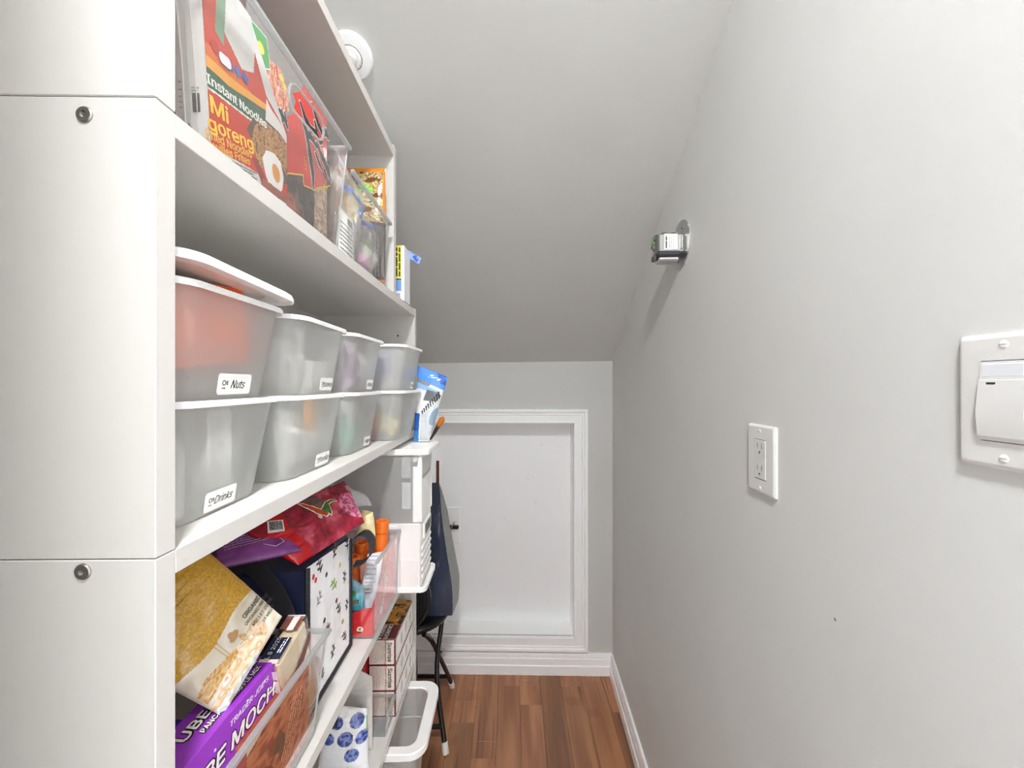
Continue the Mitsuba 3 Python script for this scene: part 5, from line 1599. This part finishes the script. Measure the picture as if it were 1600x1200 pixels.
add('film', trimesh.Trimesh(v, f, process=False), 'satin', P.c, parent=wp, M=WPM, smooth=True)
decal(wp, 'small_print', prism(text_lines(-.036, -.014, [.066, .074, .082, .092, .100, .110, .118], .0015, 5), .0002), '#8f8a94', WPM, hf)
decal(wp, 'lettering', prism(text_lines(-.034, -.018, [.046, .053], .0022, 15), .0002), '#5b5660', WPM, hf)
for lab, o, s, z, lean in (('bright orange bottle with a ringed neck, behind the black webbing handle', -.020, .918, .9665, 3), ('second orange bottle lower beside the white paper packet', -.066, .925, .945, 2), ('orange bottle lower left in the red carton, partly behind the teal pouch', -.070, .866, .925, 4)):
    ob = thing('sauce_bottle', lab, 'bottle')
    hgt_ = {.9665: .138, .945: .107, .925: .120}[z]
    M = SHELF @ tr(o - .008, s, z - .04) @ rot([0, 1, 0], lean)
    b0 = SZ + .0068 - (z - .04)
    pr_ = [(.001, b0), (.017, b0), (.0185, b0 + .004), (.0185, hgt_ * .45), (.016, hgt_ * .62), (.0135, hgt_ * .75), (.0135, hgt_ * .80), (.0155, hgt_ * .82), (.0158, hgt_ * .98), (.0145, hgt_), (.0105, hgt_), (.0100, hgt_ - .004), (.0085, hgt_ - .004), (.0080, hgt_ - .012), (.001, hgt_ - .012)]
    add('bottle', xf(lathe(pr_, 28), M), 'satin', '#e8701c', parent=ob)

# ------------------------------------------------------------------ lower shelf: berry pouch and red pack beside the granola bar boxes
bpz = thing('berry_pouch', 'white pouch printed with blueberries on the lower shelf', 'pouch')
v, f, x, y, hf = quad_pillow([(-.120, .5735), (-.018, .5735), (-.022, .705), (-.100, .728)], .030, .0016, wrinkle=.003, seed=91)
P = Paint(x, y, '#e4e6e8')
P.mottle(y > .700, ['#d9d9d8', '#eceae8'], 60, 3)
for cx_, cy_, rr in ((-.040, .690, .014), (-.078, .694, .012), (-.030, .655, .013), (-.062, .660, .015), (-.095, .665, .012), (-.05, .625, .014)):
    m = P.ell(cx_, cy_, rr, rr)
    P.mottle(m, ['#2c3a78', '#5468b4', '#8696cf', '#33427f'], 120, int(rr * 1e4))
P.fill(P.inside([(-.024, .69), (-.012, .70), (-.012, .66), (-.022, .66)]), '#7fae5a')
P.fill(P.inside([(-.092, .705), (-.075, .715), (-.078, .685), (-.095, .685)]), '#33303a')
add('film', trimesh.Trimesh(v, f, process=False), 'film', P.c, parent=bpz, M=face_cam(0, .815, 0) @ tr(-.06, 0, 0) @ rot([0, 1, 0], 12) @ tr(.06, 0, 0), smooth=True)
pw = thing('paper_bag', 'pale folded paper bag leaning behind the blueberry pouch', 'bag')
v, f, x, y, hf = quad_pillow([(-.105, .5735), (-.028, .5735), (-.028, .735), (-.085, .765)], .026, .003, wrinkle=.004, seed=92)
add('paper', trimesh.Trimesh(v, f, process=False), 'satin', '#cfcbc4', parent=pw, M=face_cam(0, .872, 0), smooth=True)
rp = thing('red_packet', 'red carton standing on the lower shelf beside the granola bar boxes', 'box')
box_thing(rp, -.150, -.0705, .928, .985, .5725, .745, '#a8242a', 'satin')
decal(rp, 'lettering', prism(affinity.translate(affinity.rotate(text_lines(-.02, .02, [0, .006], .003, 3), 60, origin=(0, 0)), -.085, .70), .0002), '#d98f8a', face_cam(0, .9278, 0), None, .0003)
cs3 = clear_bin('clear tray around the red carton and granola bar boxes on the lower shelf', .900, .9575, -.155, -.006, .5722, .055, .004, near=False)
